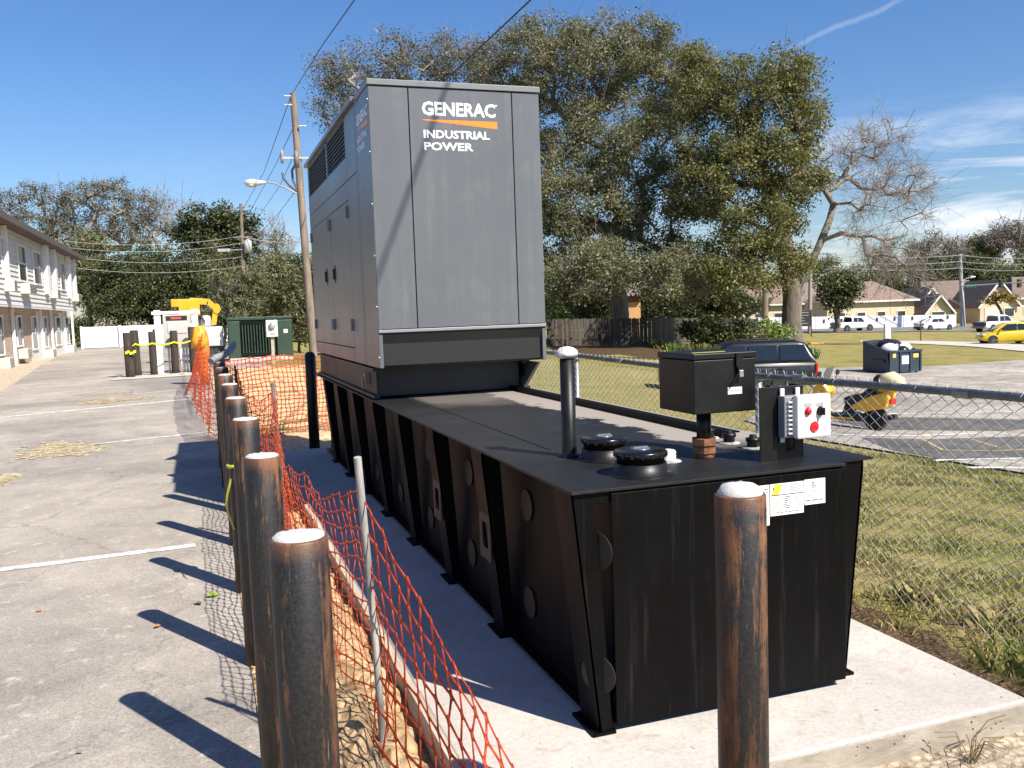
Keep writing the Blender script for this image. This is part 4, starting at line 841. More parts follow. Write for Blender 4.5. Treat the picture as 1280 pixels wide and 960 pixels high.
def tree(name, label, base, lobes, natt, leafmat, size=.16, per=110, clump=.9, tr=.45, bark=BARK, seed=1, trunk=None, step=.7, group=None, bare=0, twigs=0, minr=.012, cat='tree', shell=.55, wig=.16, fork=.4):
    """lobes: world centre and radii of the crown's masses"""
    rg = np.random.default_rng(seed); base = np.array(base, float); L_ = [(np.array(c, float), np.array(r, float)) for c, r in lobes]
    wts = np.array([np.prod(r)**(2/3) for _, r in L_]); wts /= wts.sum(); att = []
    for (c, r), w in zip(L_, wts):
        n = max(2, int(natt*w)); v = rg.normal(0, 1, (n, 3)); v /= np.linalg.norm(v, axis=1, keepdims=True); q = (shell+(1-shell)*rg.random(n))[:, None]*np.where(rg.random(n) < .75, 1, .6)[:, None]; att.append(c+v*q*r)
    att = np.concatenate(att); att[:, 2] = np.maximum(att[:, 2], base[2]+.25)
    cen = np.average([c for c, _ in L_], axis=0, weights=wts)
    if trunk is None:
        top = np.array([base[0]*.75+cen[0]*.25, base[1]*.75+cen[1]*.25, base[2]+(cen[2]-base[2])*fork*1.3]); m = max(4, int((top[2]-base[2])/step)); trunk = [base+(top-base)*t/m+np.array([math.sin(t*1.3+seed)*.06, math.cos(t*1.7+seed)*.06, 0])*(t > 0) for t in range(m+1)]
    N, par, cnt, tips = grow(trunk, att, rg, step, wig)
    root = empty(name, tuple(base), label, cat, group)
    r = np.maximum(minr, tr*np.sqrt(cnt/cnt[0])*.95); r[1:] = np.minimum(r[1:], r[par[1:]]*.985 if len(r) > 1 else 1)
    nt = len(trunk); r[:nt] = np.maximum(r[:nt], tr*np.linspace(1, .8, nt)); r[0] = tr*1.35
    i = np.arange(1, len(N)); big = r[i] > .06; VV, FF, o = [], [], 0
    for sel, k in ((i[big], 8), (i[~big], 4)):
        if len(sel):
            q, f = tubes(N[par[sel]], N[sel], r[par[sel]], r[sel], k); VV.append(q); FF.append(f+o); o += len(q)
    if twigs:
        st = np.repeat(N[tips], twigs, 0); dr = np.repeat(N[tips]-N[par[tips]], twigs, 0); dr /= np.linalg.norm(dr, axis=1, keepdims=True)+1e-6; dr = dr*.5+rg.normal(0, .6, dr.shape)+np.array([0, 0, .12]); e = st+dr*clump*rg.uniform(.5, 1.25, (len(st), 1)); md = (st+e)/2+rg.normal(0, .08*clump, st.shape); rr = np.full(len(st), minr*.9)
        for a, b in ((st, md), (md, e)):
            q, f = tubes(a, b, rr, rr*.7, 3); 
            f4 = f; VV.append(q); FF.append(f4+o); o += len(q)
        e2 = np.repeat(md, 2, 0); e3 = e2+rg.normal(0, .45, e2.shape)*clump*.7; rr2 = np.full(len(e2), minr*.6); q, f = tubes(e2, e3, rr2, rr2*.7, 3); VV.append(q); FF.append(f+o); o += len(q)
    link_mesh('trunk', fastmesh('trunk', np.concatenate(VV)-base, np.concatenate(FF), True), bark, root)
    if per:
        cc = N[tips]; k = rg.random(len(cc)) >= bare; cc = cc[k]; Q = leaves(cc, clump*rg.uniform(.6, 1.25, len(cc)), per, size, rg)
        Q = Q[(Q.reshape(-1, 4, 3)[:, :, 2].min(1) > base[2]).repeat(4)]
        link_mesh('crown', fastmesh('crown', Q-base, np.arange(len(Q)).reshape(-1, 4)), leafmat, root)
    return root
def LB(lst, d):
    """crown masses given by bearing, distance offset and size at that distance"""
    return [(P(x, y, d+dz), (rx*(d+dz)/F, max(rx, ry)*(d+dz)/F*.8, ry*(d+dz)/F)) for x, y, rx, ry, dz in lst]
def base_at(px, d): 
    p = P(px, 400, d); return Vector((p.x, p.y, tz(p.x, p.y)))
# the great oaks behind the enclosure
tree('live_oak', 'broad olive live oak with thick forked trunk beyond the parked black wagon', base_at(990, 58), LB([(948, 125, 66, 62, 0), (985, 95, 42, 40, 1), (975, 200, 52, 55, -2), (925, 215, 70, 62, -1), (955, 290, 62, 45, -3), (915, 320, 55, 35, -2), (890, 150, 60, 62, 2), (1010, 150, 24, 40, 0), (880, 90, 45, 45, 3), (870, 230, 50, 60, 2), (1000, 230, 30, 50, 1), (935, 345, 60, 25, -4), (985, 325, 35, 25, -3)], 58), 400, LF_YEL, .145, 220, 1.15, .62, BARK, 11, trunk=[Vector(p) for p in [base_at(990, 58)]+[P(989, 395, 58), P(990, 372, 58), P(988, 350, 58), P(985, 330, 58), P(980, 305, 58), P(975, 270, 58)]], step=.8, twigs=2)
tree('live_oak', 'huge dense live oak filling the middle behind the wooden fence', base_at(775, 68), LB([(745, 75, 88, 62, 0), (690, 55, 62, 48, 2), (815, 100, 72, 70, 0), (700, 150, 75, 75, 2), (790, 190, 92, 78, -3), (735, 250, 85, 62, -4), (835, 270, 70, 62, -4), (700, 310, 45, 52, -3), (770, 330, 60, 42, -6), (850, 345, 55, 38, -5), (650, 90, 60, 55, 5), (695, 235, 45, 62, -2), (800, 60, 50, 40, 1), (755, 345, 60, 38, -12), (835, 340, 60, 38, -12), (700, 350, 40, 35, -10), (860, 120, 45, 60, 4)], 68), 640, LF_OAK, .155, 210, 1.3, .75, BARKP, 12, step=1., twigs=6)
tree('live_oak', 'grey leaved sparse live oak whose crown shows left above the enclosure', base_at(590, 76), LB([(460, 100, 55, 42, 0), (425, 125, 34, 50, 0), (515, 75, 58, 36, 0), (570, 80, 62, 42, 2), (480, 150, 70, 40, 0), (620, 110, 60, 60, 0), (410, 85, 20, 25, 0)], 76), 300, LF_GREY, .15, 110, 1.35, .55, BARKP, 13, step=1., twigs=4, shell=.7)
tree('oak_sapling', 'light green bushy young tree beside the right edge of the enclosure', base_at(690, 66), LB([(690, 375, 22, 32, 0), (683, 340, 14, 25, 0), (700, 395, 22, 14, 0)], 66), 45, LF_BRIGHT, .16, 150, .8, .12, BARKP, 14, step=.4)
tree('understory_tree', 'very dark shaded bushy tree left of the tan house', base_at(735, 74), LB([(735, 372, 42, 34, 0), (715, 350, 30, 30, 0), (758, 350, 24, 34, 0)], 74), 80, LF_DARK, .2, 130, 1., .2, BARKD, 15, step=.6)
tree('understory_tree', 'dark green bushy tree right of the tan house, over the fence', base_at(875, 74), LB([(850, 378, 36, 30, 0), (885, 372, 40, 36, 0), (915, 365, 26, 30, 0)], 74), 90, LF_DARK, .19, 130, 1., .2, BARKD, 16, step=.6)
tree('yellow_shrub', 'golden yellow shrub against the tan house wall', base_at(765, 86), LB([(763, 382, 14, 16, 0)], 86), 14, LF_GOLD, .2, 70, .7, .06, BARK, 17, step=.4, cat='shrub')
# leafless tree leaning right
tb = base_at(994, 70)
tree('bare_tree', 'tall leafless tree leaning right with a spreading crown of grey twigs', tb, LB([(1070, 190, 40, 32, 0), (1100, 175, 45, 30, 2), (1045, 215, 30, 34, 0), (1120, 225, 48, 34, 0), (1090, 250, 50, 26, -2), (1140, 250, 32, 40, 0), (1120, 330, 46, 34, -2), (1080, 300, 40, 30, -2), (1150, 350, 30, 34, -3)], 70), 230, LF_BROWN, .1, 0, 1.5, .32, BARKP, 18, trunk=[Vector(p) for p in [tb]+[P(997, 380, 70), P(1005, 350, 70), P(1016, 325, 70), P(1027, 300, 70), P(1037, 275, 70), P(1042, 255, 70)]], step=.8, twigs=6, minr=.017, shell=.5, wig=.3)
# smaller trees along the road
tree('small_oak', 'low round dark oak standing left of the white pickup truck', base_at(1046, 104), LB([(1050, 374, 20, 15, 0), (1038, 362, 16, 14, 0), (1058, 358, 18, 18, 0)], 104), 50, LF_DARK, .28, 90, 1.4, .35, BARK, 19, step=.8)
tree('small_tree', 'small leafy tree behind the brown utility pole', base_at(932, 112), LB([(930, 380, 20, 13, 0), (950, 378, 20, 12, 0)], 112), 30, LF_OAK, .28, 80, 1.2, .2, BARK, 20, step=.8)
# distant wood to the right
far = [(1085, 345, 55, 40, 175, LF_OAK, 'broad green'), (1130, 320, 52, 36, 190, LF_BROWN, 'reddish brown'), (1175, 310, 45, 32, 190, LF_BROWN, 'brown thin crowned'), (1165, 350, 40, 40, 168, LF_DARK, 'dark trunk clustered'), (1215, 340, 40, 34, 170, LF_DARK, 'dense dark green'), (1262, 345, 40, 40, 165, LF_OAK, 'olive green'), (1265, 292, 34, 26, 190, LF_BROWN, 'tall brownish'), (1225, 310, 30, 22, 195, LF_OAK, 'tall pointed'), (1030, 345, 45, 34, 185, LF_OAK, 'half hidden olive'), (1300, 330, 40, 50, 170, LF_DARK, 'frame cut dark')]
whr = ['rising over the brown hip roof', 'left of the street sign pole', 'next to the street sign pole', 'in front of the gabled houses', 'just right of the street sign pole', 'above the right hand gable', 'at the top right of the wood', 'behind the street sign mast', 'behind the leafless tree', 'at the right edge of the picture']
for k, ((x, y, rx, ry, d, lm, ad), wh) in enumerate(zip(far, whr)):
    tree('distant_tree', '%s distant tree %s' % (ad, wh), base_at(x, d), LB([(x, y, rx*.75, ry*.75, 0), (x-rx*.5, y+ry*.35, rx*.5, ry*.6, 0), (x+rx*.5, y+ry*.3, rx*.5, ry*.6, 0)], d), 90, lm, .32, 110 if lm is not LF_BROWN else 60, 2.2, .5, BARKD if lm is not LF_BROWN else BARKP, 40+k, group='distant trees on the right', step=1.6, twigs=3 if lm is LF_BROWN else 0, minr=.05, bare=.25 if lm is LF_BROWN else 0)
tree('golden_tree', 'small golden leaved tree in front of the right hand gable', base_at(1252, 128), LB([(1252, 372, 18, 7, 0), (1240, 376, 9, 5, 0)], 128), 16, LF_GOLD, .3, 60, 1., .2, BARKD, 61, step=.7)
for k, (x, y, rx, ry, d, lm) in enumerate(((700, 372, 40, 34, 120, LF_DARK), (760, 378, 36, 30, 125, LF_OAK), (820, 372, 40, 34, 122, LF_DARK), (880, 368, 40, 38, 128, LF_OAK), (935, 365, 34, 32, 165, LF_DARK), (985, 360, 34, 34, 170, LF_OAK))):
    tree('distant_tree', '%s dark tree of the wood glimpsed under the oak crowns' % ('first from the left,', 'second from the left,', 'third from the left,', 'fourth from the left,', 'fifth from the left,', 'last and rightmost')[k], base_at(x, d), LB([(x, y, rx*.8, ry*.8, 0), (x-rx*.5, y+ry*.4, rx*.55, ry*.6, 0), (x+rx*.5, y+ry*.4, rx*.55, ry*.6, 0)], d), 70, lm, .4, 85, 2., .4, BARKD, 140+k, group='wood behind the oaks', step=1.5)
# tree line closing the left
lefts = [(112, 330, 34, 48, 84, LF_OAK, 'dark shaggy', 'beside the motel end'), (150, 352, 42, 52, 80, LF_DARK, 'dense dark green', 'above the left part of the white fence'), (190, 345, 40, 52, 84, LF_DARK, 'deep green', 'above the middle of the white fence'), (228, 350, 38, 50, 80, LF_DARK, 'dark bushy', 'behind the yellow boom'), (268, 352, 38, 54, 84, LF_OAK, 'olive dark', 'below the distant power pole'), (345, 350, 40, 56, 78, LF_OAK, 'dark olive', 'right behind the green transformer'), (385, 360, 30, 55, 74, LF_DARK, 'dark', 'behind the leaning utility pole'), (308, 355, 36, 48, 86, LF_DARK, 'black green', 'behind the green transformer')]
for k, (x, y, rx, ry, d, lm, ad, wh) in enumerate(lefts):
    tree('hedge_tree', '%s evergreen tree %s' % (ad, wh), base_at(x, d), LB([(x, y-8, rx*.8, ry*.7, 0), (x-rx*.45, y+ry*.3, rx*.6, ry*.55, -1), (x+rx*.45, y+ry*.35, rx*.6, ry*.55, -1), (x, y+ry*.75, rx*.8, ry*.4, -2)], d), 85, lm, .17, 230, 1.35, .3, BARKD, 70+k, group='evergreen trees closing the drive', step=1., twigs=0)
tree('live_oak', 'sparse spreading oak left of the two on the skyline over the motel roof', base_at(42, 105), LB([(30, 245, 30, 18, 0), (60, 258, 30, 24, 0), (8, 262, 26, 30, 0), (40, 290, 45, 26, 0), (75, 290, 22, 24, 0), (10, 300, 25, 20, 0)], 105), 190, LF_GREY, .16, 75, 1.25, .55, BARKP, 81, step=1.1, twigs=1, minr=.03, shell=.75, fork=.3)
tree('live_oak', 'sparse spreading oak with visible limbs, right one on the skyline', base_at(138, 105), LB([(110, 246, 34, 16, 0), (142, 240, 38, 15, 0), (172, 258, 24, 24, 0), (88, 268, 26, 24, 0), (135, 275, 50, 24, 0), (165, 290, 28, 22, 0), (100, 300, 30, 20, 0)], 105), 220, LF_GREY, .16, 75, 1.25, .6, BARKP, 82, step=1.1, twigs=1, minr=.03, shell=.75, fork=.3)
tree('bare_tree', 'leafless pale twiggy tree between skyline oak and round dark tree', base_at(200, 108), LB([(200, 270, 26, 28, 0), (222, 280, 22, 26, 0), (185, 285, 18, 24, 0)], 108), 60, LF_BROWN, .1, 0, 1.7, .25, BARKP, 83, step=1.2, twigs=6, minr=.03)
tree('round_tree', 'round topped dark green tree left of the distant power pole', base_at(268, 100), LB([(262, 278, 34, 24, 0), (292, 288, 30, 28, 0), (238, 292, 24, 20, 0), (275, 310, 45, 26, 0)], 100), 130, LF_DARK, .28, 120, 1.5, .4, BARKD, 84, step=1.1)
tree('bare_tree', 'leafless pale twiggy tree right of the distant power pole', base_at(330, 104), LB([(330, 300, 24, 24, 0), (350, 308, 18, 22, 0)], 104), 40, LF_BROWN, .1, 0, 1.6, .2, BARKP, 85, step=1.2, twigs=6, minr=.03)
tree('pale_shrub', 'pale grey green shrub beside the boom truck and transformer', base_at(275, 40), LB([(268, 405, 16, 34, 0), (285, 380, 20, 40, 1), (305, 370, 20, 36, 2), (322, 350, 18, 34, 3)], 40), 120, LF_OAK, .09, 110, .42, .08, BARKP, 86, step=.4, twigs=4, cat='shrub')
tree('pale_shrub', 'grey green tall shrub behind the right side of the transformer', base_at(372, 44), LB([(360, 370, 20, 44, 0), (380, 400, 14, 34, 0), (352, 405, 14, 22, 0)], 44), 90, LF_OAK, .11, 110, .45, .07, BARKD, 87, step=.4, twigs=4, cat='shrub')
tree('dark_shrub', 'round dark green shrub at the motel corner by the white fence', base_at(99, 66), LB([(98, 412, 12, 14, 0)], 66), 20, LF_DARK, .15, 90, .6, .06, BARKD, 88, step=.3, cat='shrub')
tree('low_hedge', 'low clipped dark hedge at the foot of the white fence', base_at(106, 64), LB([(99, 431, 9, 3, 0), (112, 431, 9, 3, 0)], 64), 20, LF_OAK, .12, 70, .3, .03, BARKD, 89, step=.3, cat='hedge')
# strap leaved plants under the oak
def strap(px, d, n, L_, seed, label, lm):
    rg = np.random.default_rng(seed); b = base_at(px, d); V = []
    for k in range(n):
        a = rg.uniform(0, 6.28); t = rg.uniform(.3, 1.1); l = L_*rg.uniform(.6, 1.2); dx, dy = math.cos(a), math.sin(a); w = .045*l; o = np.array([rg.normal(0, .25)*L_, rg.normal(0, .2)*L_, 0])
        c = [o+np.array([dx*l*t*.6*s, dy*l*t*.6*s, l*(s-.35*t*s*s)]) for s in (0, .35, .7, 1)]; ww = [w, w*1.3, w, .01]; sd = np.array([-dy, dx, 0])
        for i in range(3): V.append([c[i]-sd*ww[i], c[i]+sd*ww[i], c[i+1]+sd*ww[i+1], c[i+1]-sd*ww[i+1]])
    Q = np.array(V).reshape(-1, 3); o = link_mesh('strap_plant', fastmesh('strap_plant', Q, np.arange(len(Q)).reshape(-1, 4)), lm, loc=b); tag(o, label, 'plant', 'strap leaved plants under the oak')
pos = ['at the fence end left of the junction box', 'above the left corner of the junction box', 'above the middle of the junction box', 'left of the oak trunk', 'at the foot of the oak trunk', 'over the rear window of the black wagon', 'right of the oak trunk', 'behind the roof of the black wagon', 'against the dark fence shade']
for k, x in enumerate((838, 858, 880, 905, 985, 1002, 1016, 940, 822)):
    strap(x, 52 if k < 8 else 56, 80, .75, 200+k, 'clump of green strap leaved plants '+pos[k], (LF_BRIGHT, LF_OAK, LF_YEL)[k % 3])
for k, x in enumerate((868, 925, 962, 890)):
    tree('ground_shrub', 'low leafy green shrub '+['left', 'third', 'rightmost', 'second'][k]+' of four along the fence behind the box', base_at(x, 56), LB([(x, 414, 20, 13, 0), (x+14, 420, 16, 9, -1)], 56), 30, (LF_DARK, LF_OAK, LF_BRIGHT, LF_DARK)[k], .16, 90, .7, .05, BARKD, 220+k, step=.4, cat='shrub')
# leaf litter under the trees
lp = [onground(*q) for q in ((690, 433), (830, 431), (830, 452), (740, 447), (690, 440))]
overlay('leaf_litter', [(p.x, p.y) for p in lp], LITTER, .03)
# ============================================================ motel block on the left
XU, XL, YA, YB, ZO, ZE = -7.1, -7.65, 18., 60.5, 2.5, 5.75
SIDING = M('siding_white', (.62, .60, .56), .6, var=.05, scale=2, bmp=.02); TRIM = M('trim_white', (.72, .71, .69), .5, var=.04); ROOFM = M('shingle_brown', (.12, .095, .085), .95, var=.25, scale=4, bmp=.4); FASC = M('fascia_brown', (.10, .075, .065), .7)
GLASS = M('window_glass', (.05, .06, .07), .08, var=.3, scale=.6, bmp=0, spec=.8); SCREEN = M('window_dark', (.03, .03, .035), .25, var=.3, scale=1)
def m_brick():
    m, n, L, b = newmat('brick_tan'); pos = worldpos(n); sp = n.new('ShaderNodeSeparateXYZ'); L(pos, sp.inputs[0]); cb = n.new('ShaderNodeCombineXYZ'); L(sp.outputs[1], cb.inputs[0]); L(sp.outputs[2], cb.inputs[1])
    br = n.new('ShaderNodeTexBrick'); br.inputs['Scale'].default_value = 1; br.inputs['Brick Width'].default_value = .24; br.inputs['Row Height'].default_value = .085; br.inputs['Mortar Size'].default_value = .012
    br.inputs['Color1'].default_value = (.30, .17, .11, 1); br.inputs['Color2'].default_value = (.42, .29, .20, 1); br.inputs['Mortar'].default_value = (.5, .46, .4, 1); L(cb.outputs[0], br.inputs['Vector'])
    L(br.outputs[0], b.inputs['Base Color']); b.inputs['Roughness'].default_value = .95; bump(n, L, b, br.outputs['Fac'], -.5, .01); return m
BRICK = m_brick()
mo = empty('motel', (XU, YA, 0), 'two storey motel with white siding above brick and brown roof', 'building')
ly = YB-YA; dx = XL-XU
MB().box(dx-7, dx, .05, ly-.05, -.1, ZO-.002).build('brick_wall', BRICK, mo)
MB().box(-8, -.03, 0, ly, ZO, ZE).build('upper_wall', SIDING, mo)
sm_ = MB().hexa([(-.026, 0, 0), (.034, 0, 0), (.034, ly+.01, 0), (-.026, ly+.01, 0), (-.026, 0, .195), (-.010, 0, .195), (-.010, ly+.01, .195), (-.026, ly+.01, .195)]).mesh('siding_plank'); sm_.materials.append(SIDING)
for k in range(16): share('siding_plank', sm_, mo, (0, 0, ZO+.03+k*.2))
se = MB().hexa([(-8, -.026, 0), (-8, .012, 0), (0, .012, 0), (0, -.026, 0), (-8, -.026, .195), (-8, -.01, .195), (0, -.01, .195), (0, -.026, .195)]).mesh('siding_plank'); se.materials.append(SIDING)
for k in range(16): share('siding_plank', se, mo, (0, ly+.03, ZO+.03+k*.2))
MB().box(-.0, .02, 0, ly, ZO-.06, ZO+.03).build('skirt_trim', TRIM, mo)
mb = MB(); mb.hexa([(-8.6, -.4, ZE-.02), (.62, -.4, ZE-.16), (.62, ly+.75, ZE-.16), (-8.6, ly+.75, ZE-.02), (-4, -.4, ZE+1.5), (.66, -.4, ZE+.05), (.66, ly+.75, ZE+.05), (-4, ly+.75, ZE+1.5)]); mb.build('roof', ROOFM, mo)
MB().box(.625, .665, -.4, ly+.76, ZE-.2, ZE+.045).build('fascia', FASC, mo)
def yof(px, X): return AX(px, 380, X).y-YA
def window(y0, y1, z0, z1, x, ac=False, sash=True):
    f = MB(); t = .07; f.box(x, x+.05, y0, y0+t, z0, z1); f.box(x, x+.05, y1-t, y1, z0, z1); f.box(x, x+.05, y0+t, y1-t, z1-t, z1); f.box(x, x+.07, y0+t, y1-t, z0, z0+t); f.box(x, x+.045, y0+t, y1-t, (z0+z1)/2-.03, (z0+z1)/2+.03)
    w = f.build('window', TRIM, mo)
    for a, b in ((z0+t, (z0+z1)/2-.03), ((z0+z1)/2+.03, z1-t)): MB().box(x+.005, x+.02, y0+t, y1-t, a, b).build('pane', GLASS if a > (z0+z1)/2 else SCREEN, w)
    if int(y0*7) % 3: MB().box(x+.021, x+.026, y0+t, y0+(y1-y0)*(.35+.12*(int(y0*5) % 3)), (z0+z1)/2+.03, z1-t).build('blind', M('blind_beige', (.42, .39, .33), .8, var=.15, scale=9), w)
    if ac:
        c = MB(); c.box(x, x+.38, y0+.12, y1-.12, z0-.52, z0-.08); cc = c.build('air_conditioner', M('ac_beige', (.55, .53, .48), .5), mo, bevel=.015)
        g = MB()
        for k in range(6): g.box(x+.38, x+.386, y0+.16, y1-.16, z0-.48+k*.065, z0-.45+k*.065)
        g.build('grille', SCREEN, cc)
for px0, px1, ac in ((-20, -10, False), (5, 10, True), (25.5, 35.5, True), (44, 54, False), (62, 66.5, True), (77, 83, False), (89.5, 94, True)):
    window(yof(px0, XU), yof(px1, XU), 3.55, 5.15, .014, ac)
for px0, px1 in ((7.0, 8.2), (56.5, 60), (66.8, 69), (85, 86.8), (91.8, 93)):
    y0, y1 = yof(px0, XU), yof(px1, XU); MB().box(.014, .22, y0, max(y1, y0+.12), 3.2, ZE-.17).build('trim_post', TRIM, mo)
for px0, px1, ac in ((-8, 0, True), (17, 24, True), (36, 43, False), (51, 56, True), (66, 73, False), (79, 83, True)):
    window(yof(px0, XL), yof(px1, XL), .75 if px0 in (17,) else .5, 2.15, dx+.012, ac)
for px0, px1 in ((36, 59), (65, 84)):
    y0, y1 = yof(px0, XL), yof(px1, XL); MB().box(dx+.0, dx+.011, y0-.3, y1+.2, -.05, .5).box(dx, dx+.011, y0+(y1-y0)*.33, y0+(y1-y0)*.6, .5, 2.4).build('white_bay_panel', SIDING, mo)
for px in (11, 47, 60, 76, 86.5): 
    y = yof(px, XL); MB().box(dx+.03, dx+.15, y, y+.12, -.05, ZO-.01).build('porch_post', TRIM, mo)
# white fence closing the drive
a, b = G(97, 434), G(206, 432.5); a = Vector((-7.6, 66.5, 0)); b = Vector((1.2, 66.0, 0))
wf = empty('white_fence', a, 'solid white panel fence across the end of the drive', 'fence'); L_ = (b-a).length; d = (b-a)/L_
pn = MB().box(0, 2.3, -.02, .02, .05, 1.42).box(0, 2.3, -.04, .04, 1.36, 1.46).mesh('panel'); pn.materials.append(M('vinyl_white', (.78, .78, .78), .4, var=.03)); po = MB().box(-.07, .07, -.07, .07, -.2, 1.52).mesh('post'); po.materials.append(MATS['vinyl_white'])
k = 0.
while k < L_-.1:
    q = share('panel', pn, wf, d*k+d*.05); share('post', po, wf, d*k); k += 2.4
# ============================================================ utility stand, posts, tape
cab = empty('meter_stand', (-.72, 30.6, 0), 'grey electrical cabinet on white posts and conduits beside the drive', 'electrical cabinet')
CABG = M('cabinet_grey', (.45, .43, .40), .5, var=.05); PW = M('post_white', (.72, .70, .66), .6, var=.08, scale=4)
sc = 30.6/F
MB().box(-.66, -.46, -.08, .08, -.2, 2.02).build('post', PW, cab, bevel=.01); MB().box(.46, .66, -.08, .08, -.2, 2.02).build('post', PW, cab, bevel=.01)
MB().box(-.72, .72, -.11, -.081, 1.88, 1.98).build('top_rail', PW, cab)
MB().box(-.40, .44, -.2, -.12, .80, 1.86).build('cabinet_box', CABG, cab, bevel=.015); MB().box(-.27, .30, -.222, -.201, 1.27, 1.64).build('cabinet_door', M('cabinet_door_grey', (.52, .50, .47), .45), cab, bevel=.01)
MB().box(-.30, .33, -.213, -.201, 1.68, 1.82).build('dark_recess', SCREEN, cab); MB().box(-.16, .16, -.216, -.2132, 1.72, 1.78).build('warning_label', M('label_red', (.6, .08, .05), .5), cab)
for x in (-.28, -.17, -.06, .08, .17, .26, .35):
    MB().lathe([(.030, 0), (.030, .86)], 10, 0, (x, -.16, 0)).build('conduit', PW, cab)
PT = M('timber_dark', (.05, .038, .029), .9, var=.3, scale=5, stretch=(3, 3, .3), bmp=.5)
def tpost(px, py, h, lab, r=.11, lean=0):
    p = G(px, py); mb = MB().lathe([(r*1.05, -.2), (r, .3), (r*.97, h*.7), (r*.95, h-.03), (r*.8, h)], 12); mb.v = [(x+lean*z, y, z) for x, y, z in mb.v]
    o = mb.build('timber_post', PT, loc=p); return tag(o, lab, 'post', 'dark timber posts around the cabinet'), p
T = [tpost(163.5, 472, 1.36, 'dark timber post nearest, leftmost, with knotted yellow tape', .13, -.02), tpost(172, 470, 1.42, 'dark timber post touching the leftmost post', .13, -.015), tpost(193, 469, 1.36, 'dark timber post midway between the post pair and the cabinet'), tpost(198.5, 466, 1.42, 'dark timber post half hidden behind another left of cabinet'), tpost(220, 467, 1.36, 'dark timber post standing in front of the grey cabinet', .12), tpost(243, 466, 1.46, 'dark timber post at the right side of the grey cabinet', .11, -.01)]
def tape(pts, w, label, yaw=0):
    mb = MB(); rows = [[], []]
    for i, (a, b) in enumerate(zip(pts[:-1], pts[1:])):
        for k in range(10):
            t = k/10; q = Vector(a).lerp(Vector(b), t); s = .06*math.sin(math.pi*t)
            rows[0].append((q.x, q.y, q.z-s+w/2)); rows[1].append((q.x, q.y+.01*math.sin(k*2.), q.z-s-w/2))
    return tag(mb.grid(rows, 0).build('caution_tape', YT), label, 'caution tape', 'yellow caution tapes')
pz = lambda i, z, o=-.14: (T[i][1].x, T[i][1].y+o, z)
tape([pz(0, 1.02), pz(1, 1.0), pz(2, 1.0), pz(4, 1.0), pz(5, 1.05)], .05, 'yellow caution tape strung across the timber posts')
g1, g2, g3, g4 = G(212, 466.5, .05), G(228, 467, .05), G(243, 466, .06), G(258, 463, .05)
tape([g1, g2, g3, g4], .045, 'yellow caution tape lying along the foot of the cabinet')
mb = MB(); q = T[0][1]; 
for k in range(5): mb.box(q.x-.1+.06*k, q.x-.03+.06*k, q.y-.16-.01*k, q.y-.15-.01*k, .72+.03*math.sin(k*2), .80+.03*math.sin(k*2))
tag(mb.build('caution_tape', YT), 'knot of yellow caution tape on the leftmost timber post', 'caution tape', 'yellow caution tapes')
# transformer
xf = empty('transformer', tuple(G(330, 452)+Vector((0, .9, 0))), 'dark green pad mounted transformer with cooling fins behind the orange net', 'transformer')
GRN = M('transformer_green', (.028, .055, .035), .45, var=.08, scale=2, bmp=.02); wx = 1.2; zt_ = 1.72
MB().box(-wx, wx, -.1, 1.7, 0, .14).build('plinth', CONC, xf); MB().box(-wx, wx, .35, 1.6, .14, zt_-.12).build('tank', GRN, xf, bevel=.03)
MB().box(-wx-.03, wx+.03, .05, 1.65, zt_-.12, zt_).build('lid', GRN, xf, bevel=.02)
MB().box(-wx, -.78, -.02, .36, .14, zt_-.15).build('side_cheek', GRN, xf, bevel=.02); MB().box(.6, wx, -.02, .36, .14, zt_-.15).build('side_cheek', GRN, xf, bevel=.02)
fn = MB().box(-.018, .018, .02, .35, .32, zt_-.32).mesh('cooling_fin'); fn.materials.append(GRN)
for k in range(12): share('cooling_fin', fn, xf, (-.68+k*.108, 0, 0))
MB().box(.86, 1.02, -.035, -.021, 1.05, 1.2).build('label_plate', FW, xf); MB().box(.75, 1.12, -.03, -.021, 1.25, 1.29).build('seam_bar', GRN, xf)
mp = empty('meter_post', tuple(G(342, 455)), 'white electric meter box on a timber stake before the transformer', 'meter')
MB().box(-.05, .06, -.04, .04, -.2, 1.2).build('post', M('timber_pale', (.42, .36, .28), .9, var=.2), mp); MB().box(-.2, .2, -.14, -.045, .98, 1.58).build('meter_box', M('meter_white', (.72, .72, .72), .4), mp, bevel=.015)
md = MB(); md.lathe([(.12, 0), (.12, .05), (.09, .09), (.02, .1)], 16); md.v = [(x, -.141-z, 1.36+y) for x, y, z in md.v]; md.build('meter_dial', M('meter_dial', (.35, .36, .37), .2), mp); MB().box(-.06, .1, -.1445, -.1405, 1.06, 1.1).build('red_label', M('label_red'), mp)
